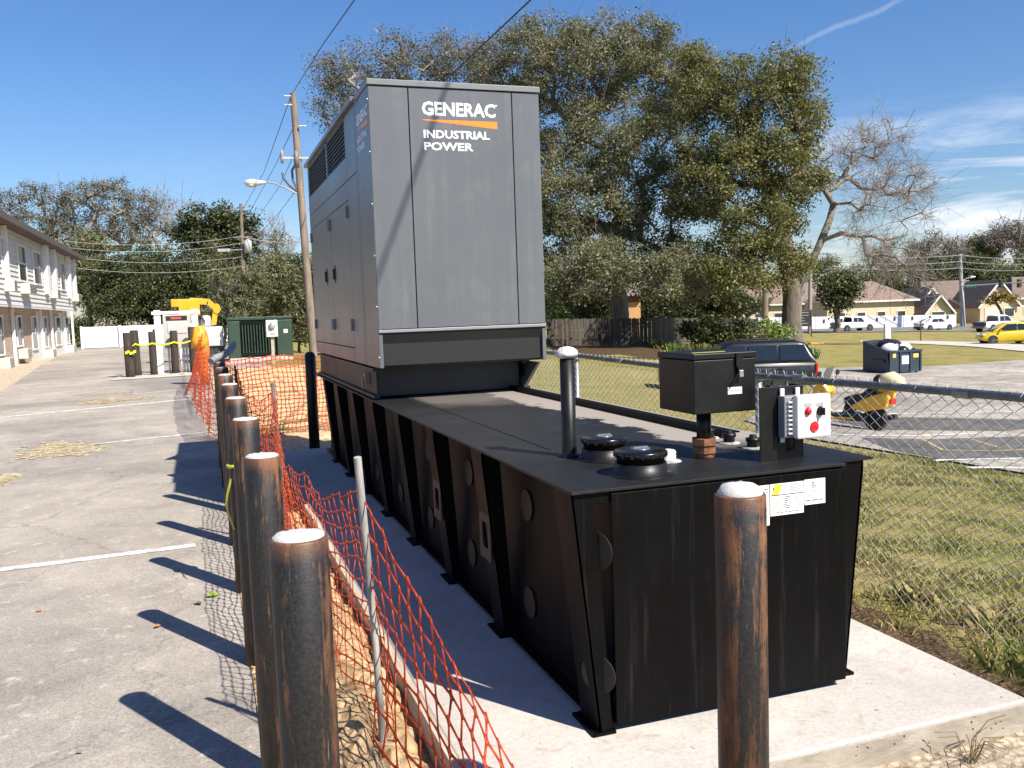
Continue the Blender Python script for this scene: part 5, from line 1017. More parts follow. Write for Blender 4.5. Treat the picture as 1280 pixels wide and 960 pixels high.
# bucket truck half hidden in the shrubs
bt_ = empty('bucket_truck', (-.1, 37.5, 0), 'yellow boomed bucket truck parked half hidden behind the cabinet', 'truck', rz=0)
bt_.scale = (.60, 1, .84)
YB_ = M('boom_yellow', (.78, .36, .02), .4, var=.06, scale=2); TY = M('tyre', (.02, .02, .02), .85, bmp=.2); DKM = M('dark_metal', (.03, .03, .032), .5)
MB().prism([(-1.55, 2.62), (-1.1, 2.62), (-1.08, 2.25), (.2, 2.2), (.2, 2.98), (-1.55, 2.98)], 1, -.35, .35).build('bucket_platform', YB_, bt_, bevel=.03)
bm2 = MB(); bm2.bar((-.4, .1, 2.9), (.75, .1, 2.82), .34, .28); bm2.bar((.7, .1, 2.86), (1.25, .1, 2.45), .34, .30); bm2.bar((1.22, .1, 2.55), (1.0, .1, 1.75), .34, .32); bm2.disc((1.25, .1, 2.5), (0, 1, 0), .24, .42, 16); bm2.build('boom', YB_, bt_, bevel=.02)
MB().bar((-.1, -.08, 2.6), (.75, -.08, 1.5), .10, .10).build('lift_cylinder', DKM, bt_)
MB().box(.1, 1.55, -.7, 1.5, .75, 1.65).build('service_body', M('truck_white', (.65, .65, .66), .35), bt_, bevel=.05); MB().box(-.5, 1.6, -.6, 1.4, .5, .75).build('chassis', DKM, bt_)
MB().lathe([(.34, 0), (.34, .25), (.3, .5), (.1, .55)], 14, 0, (.55, .2, 1.65)).build('turret', M('truck_white'), bt_)
for y in (-.45, 1.2):
    w = MB(); w.disc((.2, y, .42), (0, 1, 0), .42, .25, 22); wh = w.build('wheel', TY, bt_); MB().disc((.2, y-.13, .42), (0, 1, 0), .22, .02, 16).build('rim', M('truck_white'), wh)
MB().box(.2, .34, -.72, -.70, 1.0, 1.2).build('tail_lamp', M('lamp_red', (.4, .02, .02), .3), bt_)
# ============================================================ power poles and wires
POLEW = M('pole_wood', (.21, .165, .125), .9, var=.25, scale=3, stretch=(2, 2, .15), bmp=.4); PORC = M('porcelain', (.66, .66, .66), .25, var=.05); ALU = M('aluminium', (.5, .5, .51), .4, .5)
pb, pt_ = P(392, 432, 35), P(366, 117, 35.5); pb.z = -.3
up_ = empty('utility_pole', pb, 'tall leaning wooden utility pole with street light left of enclosure', 'utility pole'); v_ = pt_-pb
at = lambda px, py, d=35.3: P(px, py, d)-pb
MB().tube([Vector(), v_*.35, v_*.7, v_], [.17, .155, .14, .125], 12).build('pole', POLEW, up_)
def insul(c, ax=(-1, 0, 0), n=3, r=.075, s=.09):
    ax = Vector(ax); mb = MB(); mb.tube([c+ax*.05, c+ax*(.1+n*s)], .025, 6)
    for k in range(n): mb.lathe([(r*.4, -.025), (r, -.012), (r*.8, .02), (r*.3, .035)], 10, 0, c+ax*(.13+k*s))
    return mb.build('insulator', PORC, up_)
insul(at(366, 120), RT*-1); insul(at(366.5, 131), RT*-1); insul(at(371, 158), RT)
a_ = MB(); a_.bar(at(353, 197.5), at(388, 197.5), .07, .08); a_.build('crossarm', M('arm_white', (.6, .6, .6), .5), up_)
cu = MB(); cu.lathe([(.05, -.25), (.07, -.1), (.07, .1), (.04, .28)], 10, 0, at(352.5, 196)); cu.build('cutout', M('cutout_grey', (.28, .26, .25), .5), up_); MB().lathe([(.1, -.35), (.11, .0), (.09, .3)], 12, 0, at(370.5, 198, 35)).build('can', M('can_grey', (.16, .16, .17), .5), up_)
tm = MB(); tm.tube([at(373, 240), at(362, 232), at(354, 222), at(353, 216)], .05, 6); tm.tube([at(372, 237), at(366, 225), at(365, 213), at(369, 206)], .045, 6); tm.build('cable_termination', M('cable_grey', (.10, .10, .11), .6), up_)
sl_ = MB(); sl_.tube([at(373, 243), at(355, 234), at(342, 229), at(333, 227.5)], .035, 8); sl_.build('lamp_arm', ALU, up_)
lh = MB(); c0 = at(319, 228.5); lh.tube([c0-RT*.42, c0-RT*.36, c0-RT*.1, c0+RT*.15, c0+RT*.42], [.03, .13, .16, .11, .05], 12); lh.build('lamp_head', M('lamp_white', (.62, .62, .60), .4), up_); ln = MB().lathe([(.02, -.17), (.13, -.14), (.15, -.08)], 12, 0, c0-RT*.14).build('lamp_lens', M('lens', (.5, .47, .38), .2), up_)
WIRE = M('wire_black', (.015, .015, .016), .6)
def wire(pts, r, label, mat=WIRE, sag=0, group='overhead wires'):
    pts = [Vector(p) for p in pts]
    if sag:
        a, b = pts; pts = [a.lerp(b, t)-Vector((0, 0, sag*4*t*(1-t))) for t in np.linspace(0, 1, 25)]
    o = MB().tube(pts, r, 6).build('overhead_wire', mat); return tag(o, label, 'wire', group)
tp_ = P(364, 119, 35.5)
wire([tp_, P(404, 55, 22), P(443, 0, 16), P(520, -110, 11)], .012, 'thin overhead wire running from the leaning pole top up out of view')
wire([tp_, P(330, 215, 60), P(300, 268, 70)], .016, 'overhead wire from the leaning pole top to the distant pole')
wire([P(368, 157, 35.3), P(345, 205, 60), P(303, 282, 70)], .016, 'lower parallel overhead wire from leaning pole to distant pole')
wire([P(369, 190, 35.3), P(350, 232, 58), P(303, 300, 70)], .014, 'lowest parallel overhead wire towards the distant pole')
wire([P(374, 232, 35.3), P(352, 262, 55), P(318, 300, 68)], .014, 'thin service wire falling from the street light bracket')
# heavy service cable overhead, whose soft shadow falls on the enclosure front
K1 = P(386, 262, 35.2); K2 = P(663, 0, 13.0)
pts = [K1.lerp(K2, t)-Vector((0, 0, 0)) for t in np.linspace(0, 1, 12)]+[Vector((4.25, 8.2, 6.86)), Vector((3.80, 4.4, 7.28)), Vector((3.64, 2.81, 7.3)), Vector((3.64, 1.76, 7.15)), Vector((3.66, .2, 7.0)), Vector((3.8, -6, 7.0)), Vector((4.2, -20, 7.6))]
wire(pts, .014, 'thick black service cable from the leaning pole passing over the grey enclosure', sag=0)
# distant left pole
q = base_at(306, 70); dp = empty('utility_pole', q, 'distant wooden power pole with white transformer can above the tree line', 'utility pole', 'distant power poles')
top = P(301, 255, 70)-q; MB().tube([Vector(), top], [.17, .12], 8).build('pole', POLEW, dp)
MB().bar(P(293, 297, 70)-q, P(316, 296, 70)-q, .12, .14).build('crossarm', POLEW, dp); MB().lathe([(.3, -.5), (.3, .4), (.1, .55)], 12, 0, P(310, 308, 69.8)-q).build('transformer_can', M('can_pale', (.45, .45, .46), .4), dp)
mb = MB(); mb.tube([P(303, 312, 69.8)-q, P(285, 313, 69.8)-q], .05, 6); mb.box(*(lambda c: (c.x-.6, c.x+.3, c.y-.2, c.y+.2, c.z-.1, c.z+.12))(P(282, 313, 69.8)-q)); mb.build('lamp_arm', ALU, dp)
PALEW = M('wire_pale', (.5, .5, .5), .5)
for k, (ya, yb2) in enumerate(((298, 295), (306, 304), (317, 321), (330, 333))): wire([P(80, ya+3, 70), P(302, yb2, 69.7)],   .015, '%s pale distant wire crossing the left tree line' % ('topmost', 'second', 'third', 'lowest')[k], PALEW, .5)
wire([P(302, 296, 69.7), P(400, 300, 66)], .03, 'pale distant wire running right from the distant pole', PALEW, .3)
# poles on the right
q = base_at(956, 98); d2 = empty('utility_pole', q, 'bare brown wooden pole left of the oak trunk', 'utility pole', 'distant power poles'); MB().tube([Vector(), P(957, 340, 98)-q], [.36, .3], 10).build('pole', POLEW, d2)
q = base_at(1012, 100); d3 = empty('utility_pole', q, 'thin grey wooden pole right of the oak trunk', 'utility pole', 'distant power poles'); MB().tube([Vector(), P(1013, 340, 100)-q], [.24, .2], 8).build('pole', M('pole_grey', (.28, .26, .24), .9), d3)
q = base_at(1204, 118); d4 = empty('signal_pole', q, 'grey concrete traffic pole with lamp arm and green street sign', 'traffic pole')
MB().tube([Vector(), P(1200, 318, 118)-q], [.34, .22], 10).build('pole', M('pole_concrete', (.36, .35, .33), .8), d4)
MB().tube([P(1202, 352, 117.7)-q, P(1208, 348, 117.7)-q, P(1217, 346, 117.7)-q], .07, 6).build('lamp_arm', ALU, d4); MB().tube([P(1213, 346.5, 117.7)-q, P(1219, 346, 117.7)-q], [.16, .1], 8).build('lamp_head', M('lamp_white'), d4)
MB().tube([P(1202, 358, 117.7)-q, P(1290, 352, 112)-q], .09, 6).build('mast_arm', M('pole_concrete'), d4)
MB().bar(P(1208, 357.5, 117.5)-q, P(1220, 357, 117.5)-q, .06, .45).build('street_sign', M('sign_green', (.01, .13, .08), .4), d4)
for px in (1251, 1274):
    c = P(px, 354, 114)-q; MB().box(c.x-.22, c.x+.22, c.y-.2, c.y+.2, c.z-.55, c.z+.5).build('traffic_signal', DKM, d4, bevel=.04)
for k, (ya, yb2) in enumerate(((318, 319), (326, 327), (333, 335))): wire([P(1040, ya, 122), P(1200, yb2, 117.8)], .035, '%s pale wire left of the concrete traffic pole' % ('top', 'middle', 'bottom')[k], PALEW, .4)
for k, (ya, yb2) in enumerate(((319, 321), (327, 328), (335, 336))): wire([P(1200, ya, 117.8), P(1310, yb2, 112)], .035, '%s pale wire right of the concrete traffic pole' % ('top', 'middle', 'bottom')[k], PALEW, .3)
# ============================================================ wooden privacy fence: every board a part
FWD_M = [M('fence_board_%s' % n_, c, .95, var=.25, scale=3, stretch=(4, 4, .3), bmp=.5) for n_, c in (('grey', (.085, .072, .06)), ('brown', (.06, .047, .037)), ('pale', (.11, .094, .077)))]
A_, B_, C_ = onground(684, 434), onground(815, 431), onground(946, 421)
wfence = empty('wooden_fence', A_, 'weathered grey brown board fence in the shade of the oaks', 'fence')
bmsh = []
for m_ in FWD_M:
    me = MB().prism([(-.07, 0), (.07, 0), (.07, 1), (.045, 1.02), (-.045, 1.02), (-.07, 1)], 1, -.012, .012).mesh('board'); me.materials.append(m_); bmsh.append(me)
rb = random.Random(9); nb = 0
for a, b, ha, hb in ((A_, B_, 34*dep(A_)/F, 33*dep(B_)/F), (B_, C_, 33*dep(B_)/F, 22*dep(C_)/F)):
    d = b-a; L_ = math.hypot(d.x, d.y); an = math.atan2(d.y, d.x); n = int(L_/.152)
    if nb+n > 296: n = 296-nb
    st = L_/n
    for k in range(n):
        t = (k+.5)/n; q = a.lerp(b, t)-A_; h = (ha+(hb-ha)*t)*rb.uniform(.965, 1.0)
        share('board', rb.choice(bmsh), wfence, (q.x+rb.uniform(-.008, .008), q.y+rb.uniform(-.01, .01), q.z+.03), (0, rb.uniform(-.012, .012), an), (st/.15, 1, h))
    nb += n
    for z in (.25, .8): MB().bar(a-A_+Vector((0, .05, ha*z)), b-A_+Vector((0, .05, hb*z)), .05, .09).build('rail', FWD_M[1], wfence)
cp = C_-A_; MB().box(cp.x-.1, cp.x+.1, cp.y-.1, cp.y+.1, -.3+cp.z, cp.z+22*dep(C_)/F*1.02).build('end_post', FWD_M[2], wfence)
# ============================================================ houses
def gable_house(loc, rz, wdt, dpt, hw, hr, wallm, roofm, label, ov=.5, openings=(), name='house', hip=0):
    """front gable faces local -y"""
    t = empty(name, loc, label, 'house', rz=rz); w2 = wdt/2
    MB().prism([(-w2, -.5), (w2, -.5), (w2, hw), (0, hw+hr-.12), (-w2, hw)], 1, 0, dpt).build('wall', wallm, t)
    for s in (-1, 1):
        k = hr/w2; xo = s*(w2+ov); a = (0, -ov, hw+hr); b = (xo, -ov, hw-ov*k); up = Vector((0, 0, .16))
        c1 = (0, dpt+ov, hw+hr); c2 = (xo, dpt+ov, hw-ov*k); q = [Vector(p) for p in (a, b, c2, c1)]; MB().hexa(q+[p+up for p in q]).build('roof', roofm, t)
        MB().bar(Vector(a)+Vector((0, -.03, -.05)), Vector(b)+Vector((0, -.03, -.05)), .05, .24).build('barge_board', TRIM, t)
    for x0, x1, z0, z1, kind in openings:
        if kind == 'door': MB().box(x0, x1, -.05, -.003, z0, z1).build('garage_door', M('garage_white', (.68, .64, .56), .5), t)
        else:
            f = MB().box(x0, x1, -.06, -.003, z0, z1).build('window', TRIM, t); MB().box(x0+.12, x1-.12, -.075, -.061, z0+.12, z1-.12).build('pane', GLASS, f)
    return t
def hip_house(loc, rz, wdt, dpt, hw, hr, wallm, roofm, label, ov=.6, ridge=.35):
    t = empty('house', loc, label, 'house', rz=rz); w2 = wdt/2; d2_ = dpt/2; MB().box(-w2, w2, -d2_, d2_, -.5, hw).build('wall', wallm, t); r_ = wdt*ridge/2
    MB().add([(-w2-ov, -d2_-ov, hw), (w2+ov, -d2_-ov, hw), (w2+ov, d2_+ov, hw), (-w2-ov, d2_+ov, hw), (-r_, 0, hw+hr), (r_, 0, hw+hr)], [(0, 1, 5, 4), (1, 2, 5), (2, 3, 4, 5), (3, 0, 4), (3, 2, 1, 0)]).build('roof', roofm, t)
    MB().box(-w2-ov-.02, w2+ov+.02, -d2_-ov-.03, -d2_-ov+.02, hw-.22, hw+.02).build('fascia', TRIM, t)
    for x in np.arange(-w2+1.5, w2-1.2, 3.2):
        f = MB().box(x, x+1.4, -d2_-.06, -d2_+.0, .9, 2.2).build('window', TRIM, t); MB().box(x+.1, x+1.3, -d2_-.08, -d2_-.061, 1., 2.1).build('pane', GLASS, f)
    return t
CREAM = M('wall_cream', (.60, .50, .34), .8, var=.05, scale=1); TANR = M('roof_tan', (.235, .17, .135), .95, var=.2, scale=3, bmp=.3); TANR2 = M('roof_brown', (.19, .14, .11), .95, var=.2, scale=3, bmp=.3); DKW = M('wall_brown', (.30, .23, .16), .9)  # DKW: plain darker brown wall colour for one house
FA = -YAW
q = base_at(1073, 138); s = 138/F
hip_house(q, FA+.12, 112*s, 60*s, (400-395)*s+3.2, 24*s, CREAM, TANR, 'house with broad tan brown hip roof behind the white pickup')
q = base_at(975, 150); s = 150/F; hip_house(q, FA, 150*s, 60*s, 3.6, 34*s*.75, CREAM, TANR, 'long tan roofed house behind the oak trunk', ridge=.7)
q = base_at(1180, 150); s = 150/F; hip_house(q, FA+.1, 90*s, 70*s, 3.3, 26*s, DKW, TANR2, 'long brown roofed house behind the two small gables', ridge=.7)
for px, d, w_, hw, hr, lab, op in ((1164, 140, 34, 2.7, 2.9, 'small cream gabled house left of its twin gable', ((-1.2, 1., .6, 2.2, 'win'),)), (1174, 132, 30, 2.2, 2.2, 'small cream gabled porch house left of the traffic pole', ((-1.2, .9, .5, 2., 'win'),)), (1248, 134, 46, 2.9, 3.4, 'cream gabled house with garage on the right behind yellow car', ((-2.1, .0, -.2, 2.3, 'door'), (.8, 2.4, .8, 2.2, 'win')))):
    gable_house(base_at(px, d), FA, w_*d/F, 9, hw, hr, CREAM, TANR2, lab, openings=op)
q = base_at(1285, 146); s = 146/F; hip_house(q, FA, 70*s, 60*s, 3.6, 26*s, CREAM, TANR2, 'brown roofed house cut by the right picture edge', ridge=.6)
# tan house behind the wooden fence
q = base_at(787, 92); s = 92/F
t = empty('house', q, 'tan walled house with white window showing over the wooden fence', 'house', rz=FA); TANW = M('wall_tan', (.52, .30, .13), .9, var=.06, scale=1)
zb_ = P(787, 400, 92).z-q.z; z1_ = P(787, 370, 92).z-q.z
MB().box(-24*s, 14*s, 0, 8, -.5, z1_).build('wall', TANW, t); MB().hexa([(-30*s, -.8, z1_), (19*s, -.8, z1_), (19*s, 8.8, z1_), (-30*s, 8.8, z1_), (-30*s, 3.5, z1_+2), (10*s, 3.5, z1_+1.6), (10*s, 5, z1_+1.6), (-30*s, 5, z1_+2)]).build('roof', M('roof_grey', (.26, .22, .19), .95), t)
MB().box(-4*s, 14*s+.02, -.02, -.002, z1_-8*s, z1_-.02).build('brick_band', M('band_brown', (.14, .075, .045), .9), t)
f = MB().box(-18*s, -6*s, -.08, -.003, z1_-20*s, z1_-3*s).build('window', TRIM, t); MB().box(-17*s, -7*s, -.1, -.081, z1_-12*s, z1_-4*s).build('pane', GLASS, f)
# ============================================================ white wall along the road
a, b = base_at(930, 124), base_at(1195, 124); L_ = (b-a).length
ww = empty('road_wall', a, 'long low white wall beside the road with dark drain openings', 'wall'); WWM = M('wall_white', (.74, .74, .74), .6, var=.06)
d = (b-a)/L_; n = 12
for k in range(n):
    p0, p1 = d*(L_*k/n+.04), d*(L_*(k+1)/n-.04); hh = 14*124/F
    o = MB().hexa([p0+Vector((0, -.1, -.4)), p1+Vector((0, -.1, -.4)), p1+Vector((0, .1, -.4)), p0+Vector((0, .1, -.4)), p0+Vector((0, -.1, hh)), p1+Vector((0, -.1, hh)), p1+Vector((0, .1, hh)), p0+Vector((0, .1, hh))]).build('wall_panel', WWM, ww)
    if k > 2: c = p0.lerp(p1, .5); MB().box(c.x-.12, c.x+.12, c.y-.16, c.y-.10, hh*.3, hh*.62).build('drain_slot', DKM, ww)
# dark sign board between oak and pole, and yellow bench slab
q = base_at(1006, 92); s = 92/F; sg = empty('notice_board', q, 'dark two panel notice board behind the oak trunk', 'sign', rz=FA)
zz0 = P(1006, 408, 92).z-q.z; zz1 = P(1006, 388, 92).z-q.z
MB().box(-7*s, 8*s, -.06, .06, zz0, zz1).build('board', M('board_dark', (.025, .027, .03), .5), sg); MB().box(-7.5*s, -6.6*s, -.08, .08, -.3, zz1+.1).build('leg', DKM, sg); MB().box(7.6*s, 8.5*s, -.08, .08, -.3, zz1+.1).build('leg', DKM, sg)
mb = MB(); r = random.Random(2)
for k in range(5):
    z = zz1-.25-.28*k; mb.box(-5*s, -5*s+r.uniform(4, 10)*s, -.068, -.061, z, z+.07)
mb.build('print', M('print_pale', (.3, .3, .3), .6), sg)
q = base_at(1020, 72); tag(MB().box(-.55, .55, -.2, .2, .0, .17).build('parking_kerb', M('kerb_yellow', (.72, .42, .14), .8), loc=(q.x, q.y, q.z), bevel=.03), 'yellow orange kerb block on the grass right of the oak', 'kerb block')
bpy.data.objects['parking_kerb'].rotation_euler.z = FA
q = base_at(1151, 75); mb = MB(); mb.tube([Vector((0, 0, -.1)), P(1151, 402, 75)-q], .05, 8); tag(mb.build('marker_post', M('post_brown', (.12, .09, .07), .8), loc=q), 'thin brown post standing on the grass behind the dumpster', 'post')
q = base_at(1109, 78); tag(MB().box(-.3, .3, -.12, .12, -.1, (421-401)*78/F).build('white_pillar', M('trim_white'), loc=q, bevel=.03), 'white square pillar standing behind the dumpster', 'pillar')
# ============================================================ vehicles
RUB = M('tyre'); RIM = M('rim_silver', (.42, .42, .43), .3, .7, var=.05); HLAMP = M('headlamp', (.6, .62, .64), .1, var=.05, bmp=0); TLAMP = M('taillamp_red', (.45, .012, .012), .2, var=.05, bmp=0); PLB = M('plastic_black', (.018, .018, .019), .6); CGL = M('car_glass', (.014, .017, .02), .05, var=.1, bmp=0, spec=.8)
def loft(stations, nrm=.12):
    """body shell: x, z_bottom, z_top, half width low, half width high"""
    rows = []
    for x, zb, zt, wl, wh in stations:
        h = zt-zb; e = min(nrm, h*.35); rows.append([(x, -wl+e*.5, zb), (x, -wl, zb+e), (x, -(wl*.55+wh*.45), zb+h*.55), (x, -wh, zt-e), (x, -wh+e*.9, zt), (x, 0, zt+.02), (x, wh-e*.9, zt), (x, wh, zt-e), (x, wl*.55+wh*.45, zb+h*.55), (x, wl, zb+e), (x, wl-e*.5, zb), (x, 0, zb)])
    mb = MB(); n = 12; V = [p for r in rows for p in r]; Fs = [(i*n+j, i*n+(j+1) % n, (i+1)*n+(j+1) % n, (i+1)*n+j) for i in range(len(rows)-1) for j in range(n)]
    mb.add(V, Fs, 0, True); mb.add(rows[0], [tuple(range(n))]); mb.add(rows[-1], [tuple(reversed(range(n)))]); return mb
def wheels(t, xs, wd, r, rim=RIM):
    for x in xs:
        for s in (-1, 1):
            y = s*(wd/2-.10); w = MB(); w.lathe([(r*.62, -.10), (r*.93, -.105), (r, -.07), (r, .07), (r*.93, .105), (r*.62, .10)], 24); w.v = [(x+a, y+c, r+b) for a, b, c in w.v]; wo = w.build('wheel', RUB, t)
            m = MB(); m.lathe([(r*.64, -.02), (r*.62, .01), (r*.5, -.01), (r*.16, .02), (r*.1, .03)], 20); m.v = [(x+a, y+s*(c+.088), r+b) for a, b, c in m.v]; ro = m.build('rim', rim, wo)
            sp = MB()
            for k in range(5): a = k*2*math.pi/5+.3; sp.bar((x+math.cos(a)*r*.12, y+s*.105, r+math.sin(a)*r*.12), (x+math.cos(a)*r*.6, y+s*.105, r+math.sin(a)*r*.6), .03, r*.16, 0, (0, 1, 0))
            sp.build('spokes', rim if rim is RIM else RIM, wo)
            ar = MB().disc((x, s*(wd/2-.02), r*1.05), (0, 1, 0), r*1.16, .05, 24).build('wheel_arch', PLB, t)
def side_glass(t, polys, y0, y1, z0, z1):
    """side windows following the lean of the pillars"""
    for poly in polys:
        for s in (-1, 1):
            f = lambda z: s*(y0+(y1-y0)*(z-z0)/(z1-z0)+.03); V = [(x, f(z), z) for x, z in poly]; V2 = [(x, f(z)-s*.02, z) for x, z in poly]; n = len(V)
            MB().add(V+V2, [tuple(range(n)), tuple(reversed(range(n, 2*n)))]+[(i, i+n, (i+1) % n+n, (i+1) % n) for i in range(n)]).build('side_window', CGL, t)
def endglass(t, x0, z0, w0, x1, z1, w1, off, name):
    a = [(x0+off, -w0, z0), (x0+off, w0, z0), (x1+off, w1, z1), (x1+off, -w1, z1)]; MB().hexa([(p[0]-.015, p[1], p[2]) for p in a]+a).build(name, CGL, t)
def paint(name, c, coat=.6): return M(name, c, .35, 0, var=.02, scale=2, bmp=0, coat=coat)
def place(px, py, d, hx, hy, name, label, cat, group=None):
    q = onground(px, py) if d is None else base_at(px, d); return empty(name, q, label, cat, group, rz=math.atan2(hy, hx))
hd = lambda a: (RT*math.cos(a)+Vector((FWD.x, FWD.y, 0)).normalized()*math.sin(a))
def lamp(t, x, y, z, sx, sy, sz, m, name): return MB().box(x-sx, x+sx, y-sy, y+sy, z-sz, z+sz).build(name, m, t, bevel=.02)
# sedan
h = hd(.30); t = place(1168, 412.5, 106, h.x, h.y, 'sedan', 'white sedan seen from behind on the road right of the pickup', 'car')
pw = paint('paint_white', (.74, .74, .75)); W_ = 1.82
loft([(-2.35, .45, .85, .72, .66), (-2.2, .25, 1.0, .86, .80), (-1.4, .2, 1.03, .91, .84), (.9, .2, .98, .91, .86), (1.7, .22, .92, .90, .80), (2.25, .3, .78, .80, .66), (2.38, .4, .62, .66, .55)]).build('body', pw, t)
loft([(-1.75, .98, 1.04, .74, .72), (-1.0, .98, 1.38, .8, .6), (-.5, .98, 1.46, .82, .6), (.2, .98, 1.45, .82, .6), (.65, .98, 1.3, .8, .62), (1.25, .95, 1.0, .74, .72)], .06).build('roof', pw, t)
side_glass(t, [[(-1.2, 1.03), (-.15, 1.03), (-.15, 1.38), (-.75, 1.38)], [(-.08, 1.03), (.85, 1.03), (.35, 1.38), (-.08, 1.38)]], .815, .64, .98, 1.46)
endglass(t, -1.68, 1.06, .68, -1.02, 1.36, .56, -.03, 'rear_window'); endglass(t, 1.2, 1.02, .7, .62, 1.33, .56, .04, 'windscreen')
for s in (-1, 1): lamp(t, -2.27, s*.68, .82, .06, .16, .09, TLAMP, 'tail_light'); lamp(t, 2.28, s*.6, .68, .08, .14, .06, HLAMP, 'headlight')
MB().box(-2.39, -2.25, -.75, .75, .25, .5).build('rear_bumper', PLB, t, bevel=.03); wheels(t, (-1.42, 1.4), W_, .32)
# pickups
def pickup(t, pm, bedm):
    loft([(-2.6, .5, 1.12, .86, .84), (-2.5, .42, 1.16, .92, .88), (-.75, .42, 1.16, .93, .88), (-.70, .4, 1.12, .93, .88), (1.2, .4, 1.12, .93, .86), (2.2, .42, 1.06, .9, .8), (2.65, .5, .95, .82, .72)]).build('body', pm, t)
    loft([(-.72, 1.08, 1.72, .84, .70), (-.5, 1.08, 1.80, .85, .68), (.4, 1.08, 1.80, .85, .68), (.75, 1.08, 1.7, .84, .68), (1.35, 1.08, 1.14, .8, .76)], .06).build('cab', pm, t)
    side_glass(t, [[(-.6, 1.16), (.05, 1.16), (.05, 1.68), (-.5, 1.68)], [(.13, 1.16), (1.05, 1.16), (.62, 1.66), (.13, 1.68)]], .845, .71, 1.1, 1.8)
    endglass(t, -.72, 1.2, .66, -.70, 1.66, .58, -.03, 'rear_window'); endglass(t, 1.3, 1.18, .72, .78, 1.68, .6, .04, 'windscreen')
    MB().box(-2.63, -2.6, -.74, .74, .66, 1.14).build('tailgate', bedm, t, bevel=.015); MB().box(-2.8, -2.62, -.85, .85, .46, .62).build('rear_bumper', M('chrome_dull', (.3, .3, .31), .35, .6), t, bevel=.02)
    MB().box(-2.45, -.85, -.78, .78, 1.10, 1.19).build('bed_floor', PLB, t)
    for s in (-1, 1): lamp(t, -2.6, s*.84, .98, .04, .05, .16, TLAMP, 'tail_light'); lamp(t, 2.62, s*.62, .84, .06, .15, .09, HLAMP, 'headlight')
    wheels(t, (-1.6, 1.75), 1.88, .39)
h = hd(.33); t = place(1066, 414.5, 108, h.x, h.y, 'pickup_truck', 'white double cab pickup truck on the road left of the dumpster', 'pickup', 'pickups on the road'); pickup(t, pw, M('tailgate_grey', (.42, .42, .44), .4))
h = hd(.35); t = place(1247, 411, 96, h.x, h.y, 'pickup_truck', 'white pickup with dark bed half hidden behind the yellow hatchback', 'pickup', 'pickups on the road'); pickup(t, pw, M('bed_dark', (.08, .08, .09), .5))
# yellow hatchback, nose to the left
h = hd(math.pi-.12); py_ = paint('paint_yellow', (.60, .42, .012)); t = place(1258, 425.5, 66, h.x, h.y, 'hatchback', 'yellow hatchback on the path at the right picture edge', 'car'); 
loft([(-1.95, .4, .95, .74, .72), (-1.85, .25, 1.02, .82, .8), (-1.2, .2, 1.05, .86, .82), (.8, .2, .98, .86, .82), (1.4, .22, .88, .85, .76), (1.85, .3, .74, .76, .6), (1.97, .4, .6, .62, .5)]).build('body', py_, t)
loft([(-1.85, .95, 1.1, .76, .7), (-1.7, .95, 1.46, .78, .62), (-.9, .95, 1.58, .78, .62), (.0, .95, 1.56, .78, .62), (.45, .95, 1.43, .77, .62), (1.2, .93, .97, .72, .7)], .06).build('roof', py_, t)
side_glass(t, [[(-1.6, 1.06), (-.5, 1.04), (-.5, 1.50), (-1.5, 1.46)], [(-.43, 1.04), (.9, 1.02), (.25, 1.47), (-.43, 1.50)]], .785, .655, .97, 1.58)
endglass(t, 1.15, 1.0, .66, .48, 1.38, .58, .04, 'windscreen'); endglass(t, -1.84, 1.12, .62, -1.64, 1.4, .56, -.04, 'rear_window')
for s in (-1, 1): lamp(t, 1.82, s*.55, .74, .1, .16, .06, HLAMP, 'headlight'); lamp(t, -1.86, s*.66, .9, .06, .1, .14, TLAMP, 'tail_light'); lamp(t, .75, s*.92, 1.02, .06, .07, .05, py_, 'mirror')
wheels(t, (-1.22, 1.24), 1.70, .31, PLB)
# black wagon
h = hd(math.pi-.10); pbk = paint('paint_black', (.007, .0075, .009), .15); q = base_at(917, 25.2); q.z = tz(q.x, q.y)
t = empty('wagon', q, 'old black boxy four door wagon parked behind the fence', 'car', rz=math.atan2(h.y, h.x))
loft([(-2.1, .5, 1.02, .80, .80), (-2.04, .42, 1.06, .87, .84), (.6, .4, 1.06, .88, .85), (.7, .4, 1.04, .88, .84), (1.95, .42, 1.0, .86, .8), (2.1, .5, .92, .82, .74)], .05).build('body', pbk, t)
loft([(-2.06, 1.02, 1.10, .83, .81), (-1.80, 1.02, 1.57, .83, .70), (-1.6, 1.02, 1.62, .83, .69), (.1, 1.02, 1.62, .83, .69), (.3, 1.02, 1.58, .83, .69), (.85, 1.02, 1.08, .82, .78)], .05).build('roof', pbk, t)
side_glass(t, [[(-1.95, 1.12), (-1.12, 1.12), (-1.12, 1.53), (-1.76, 1.53)], [(-1.04, 1.12), (-.28, 1.12), (-.28, 1.53), (-1.04, 1.53)], [(-.2, 1.12), (.68, 1.12), (.28, 1.52), (-.2, 1.53)]], .835, .705, 1.02, 1.62)
endglass(t, -2.06, 1.14, .7, -1.83, 1.52, .62, -.03, 'rear_window'); endglass(t, .82, 1.12, .74, .36, 1.54, .64, .04, 'windscreen')
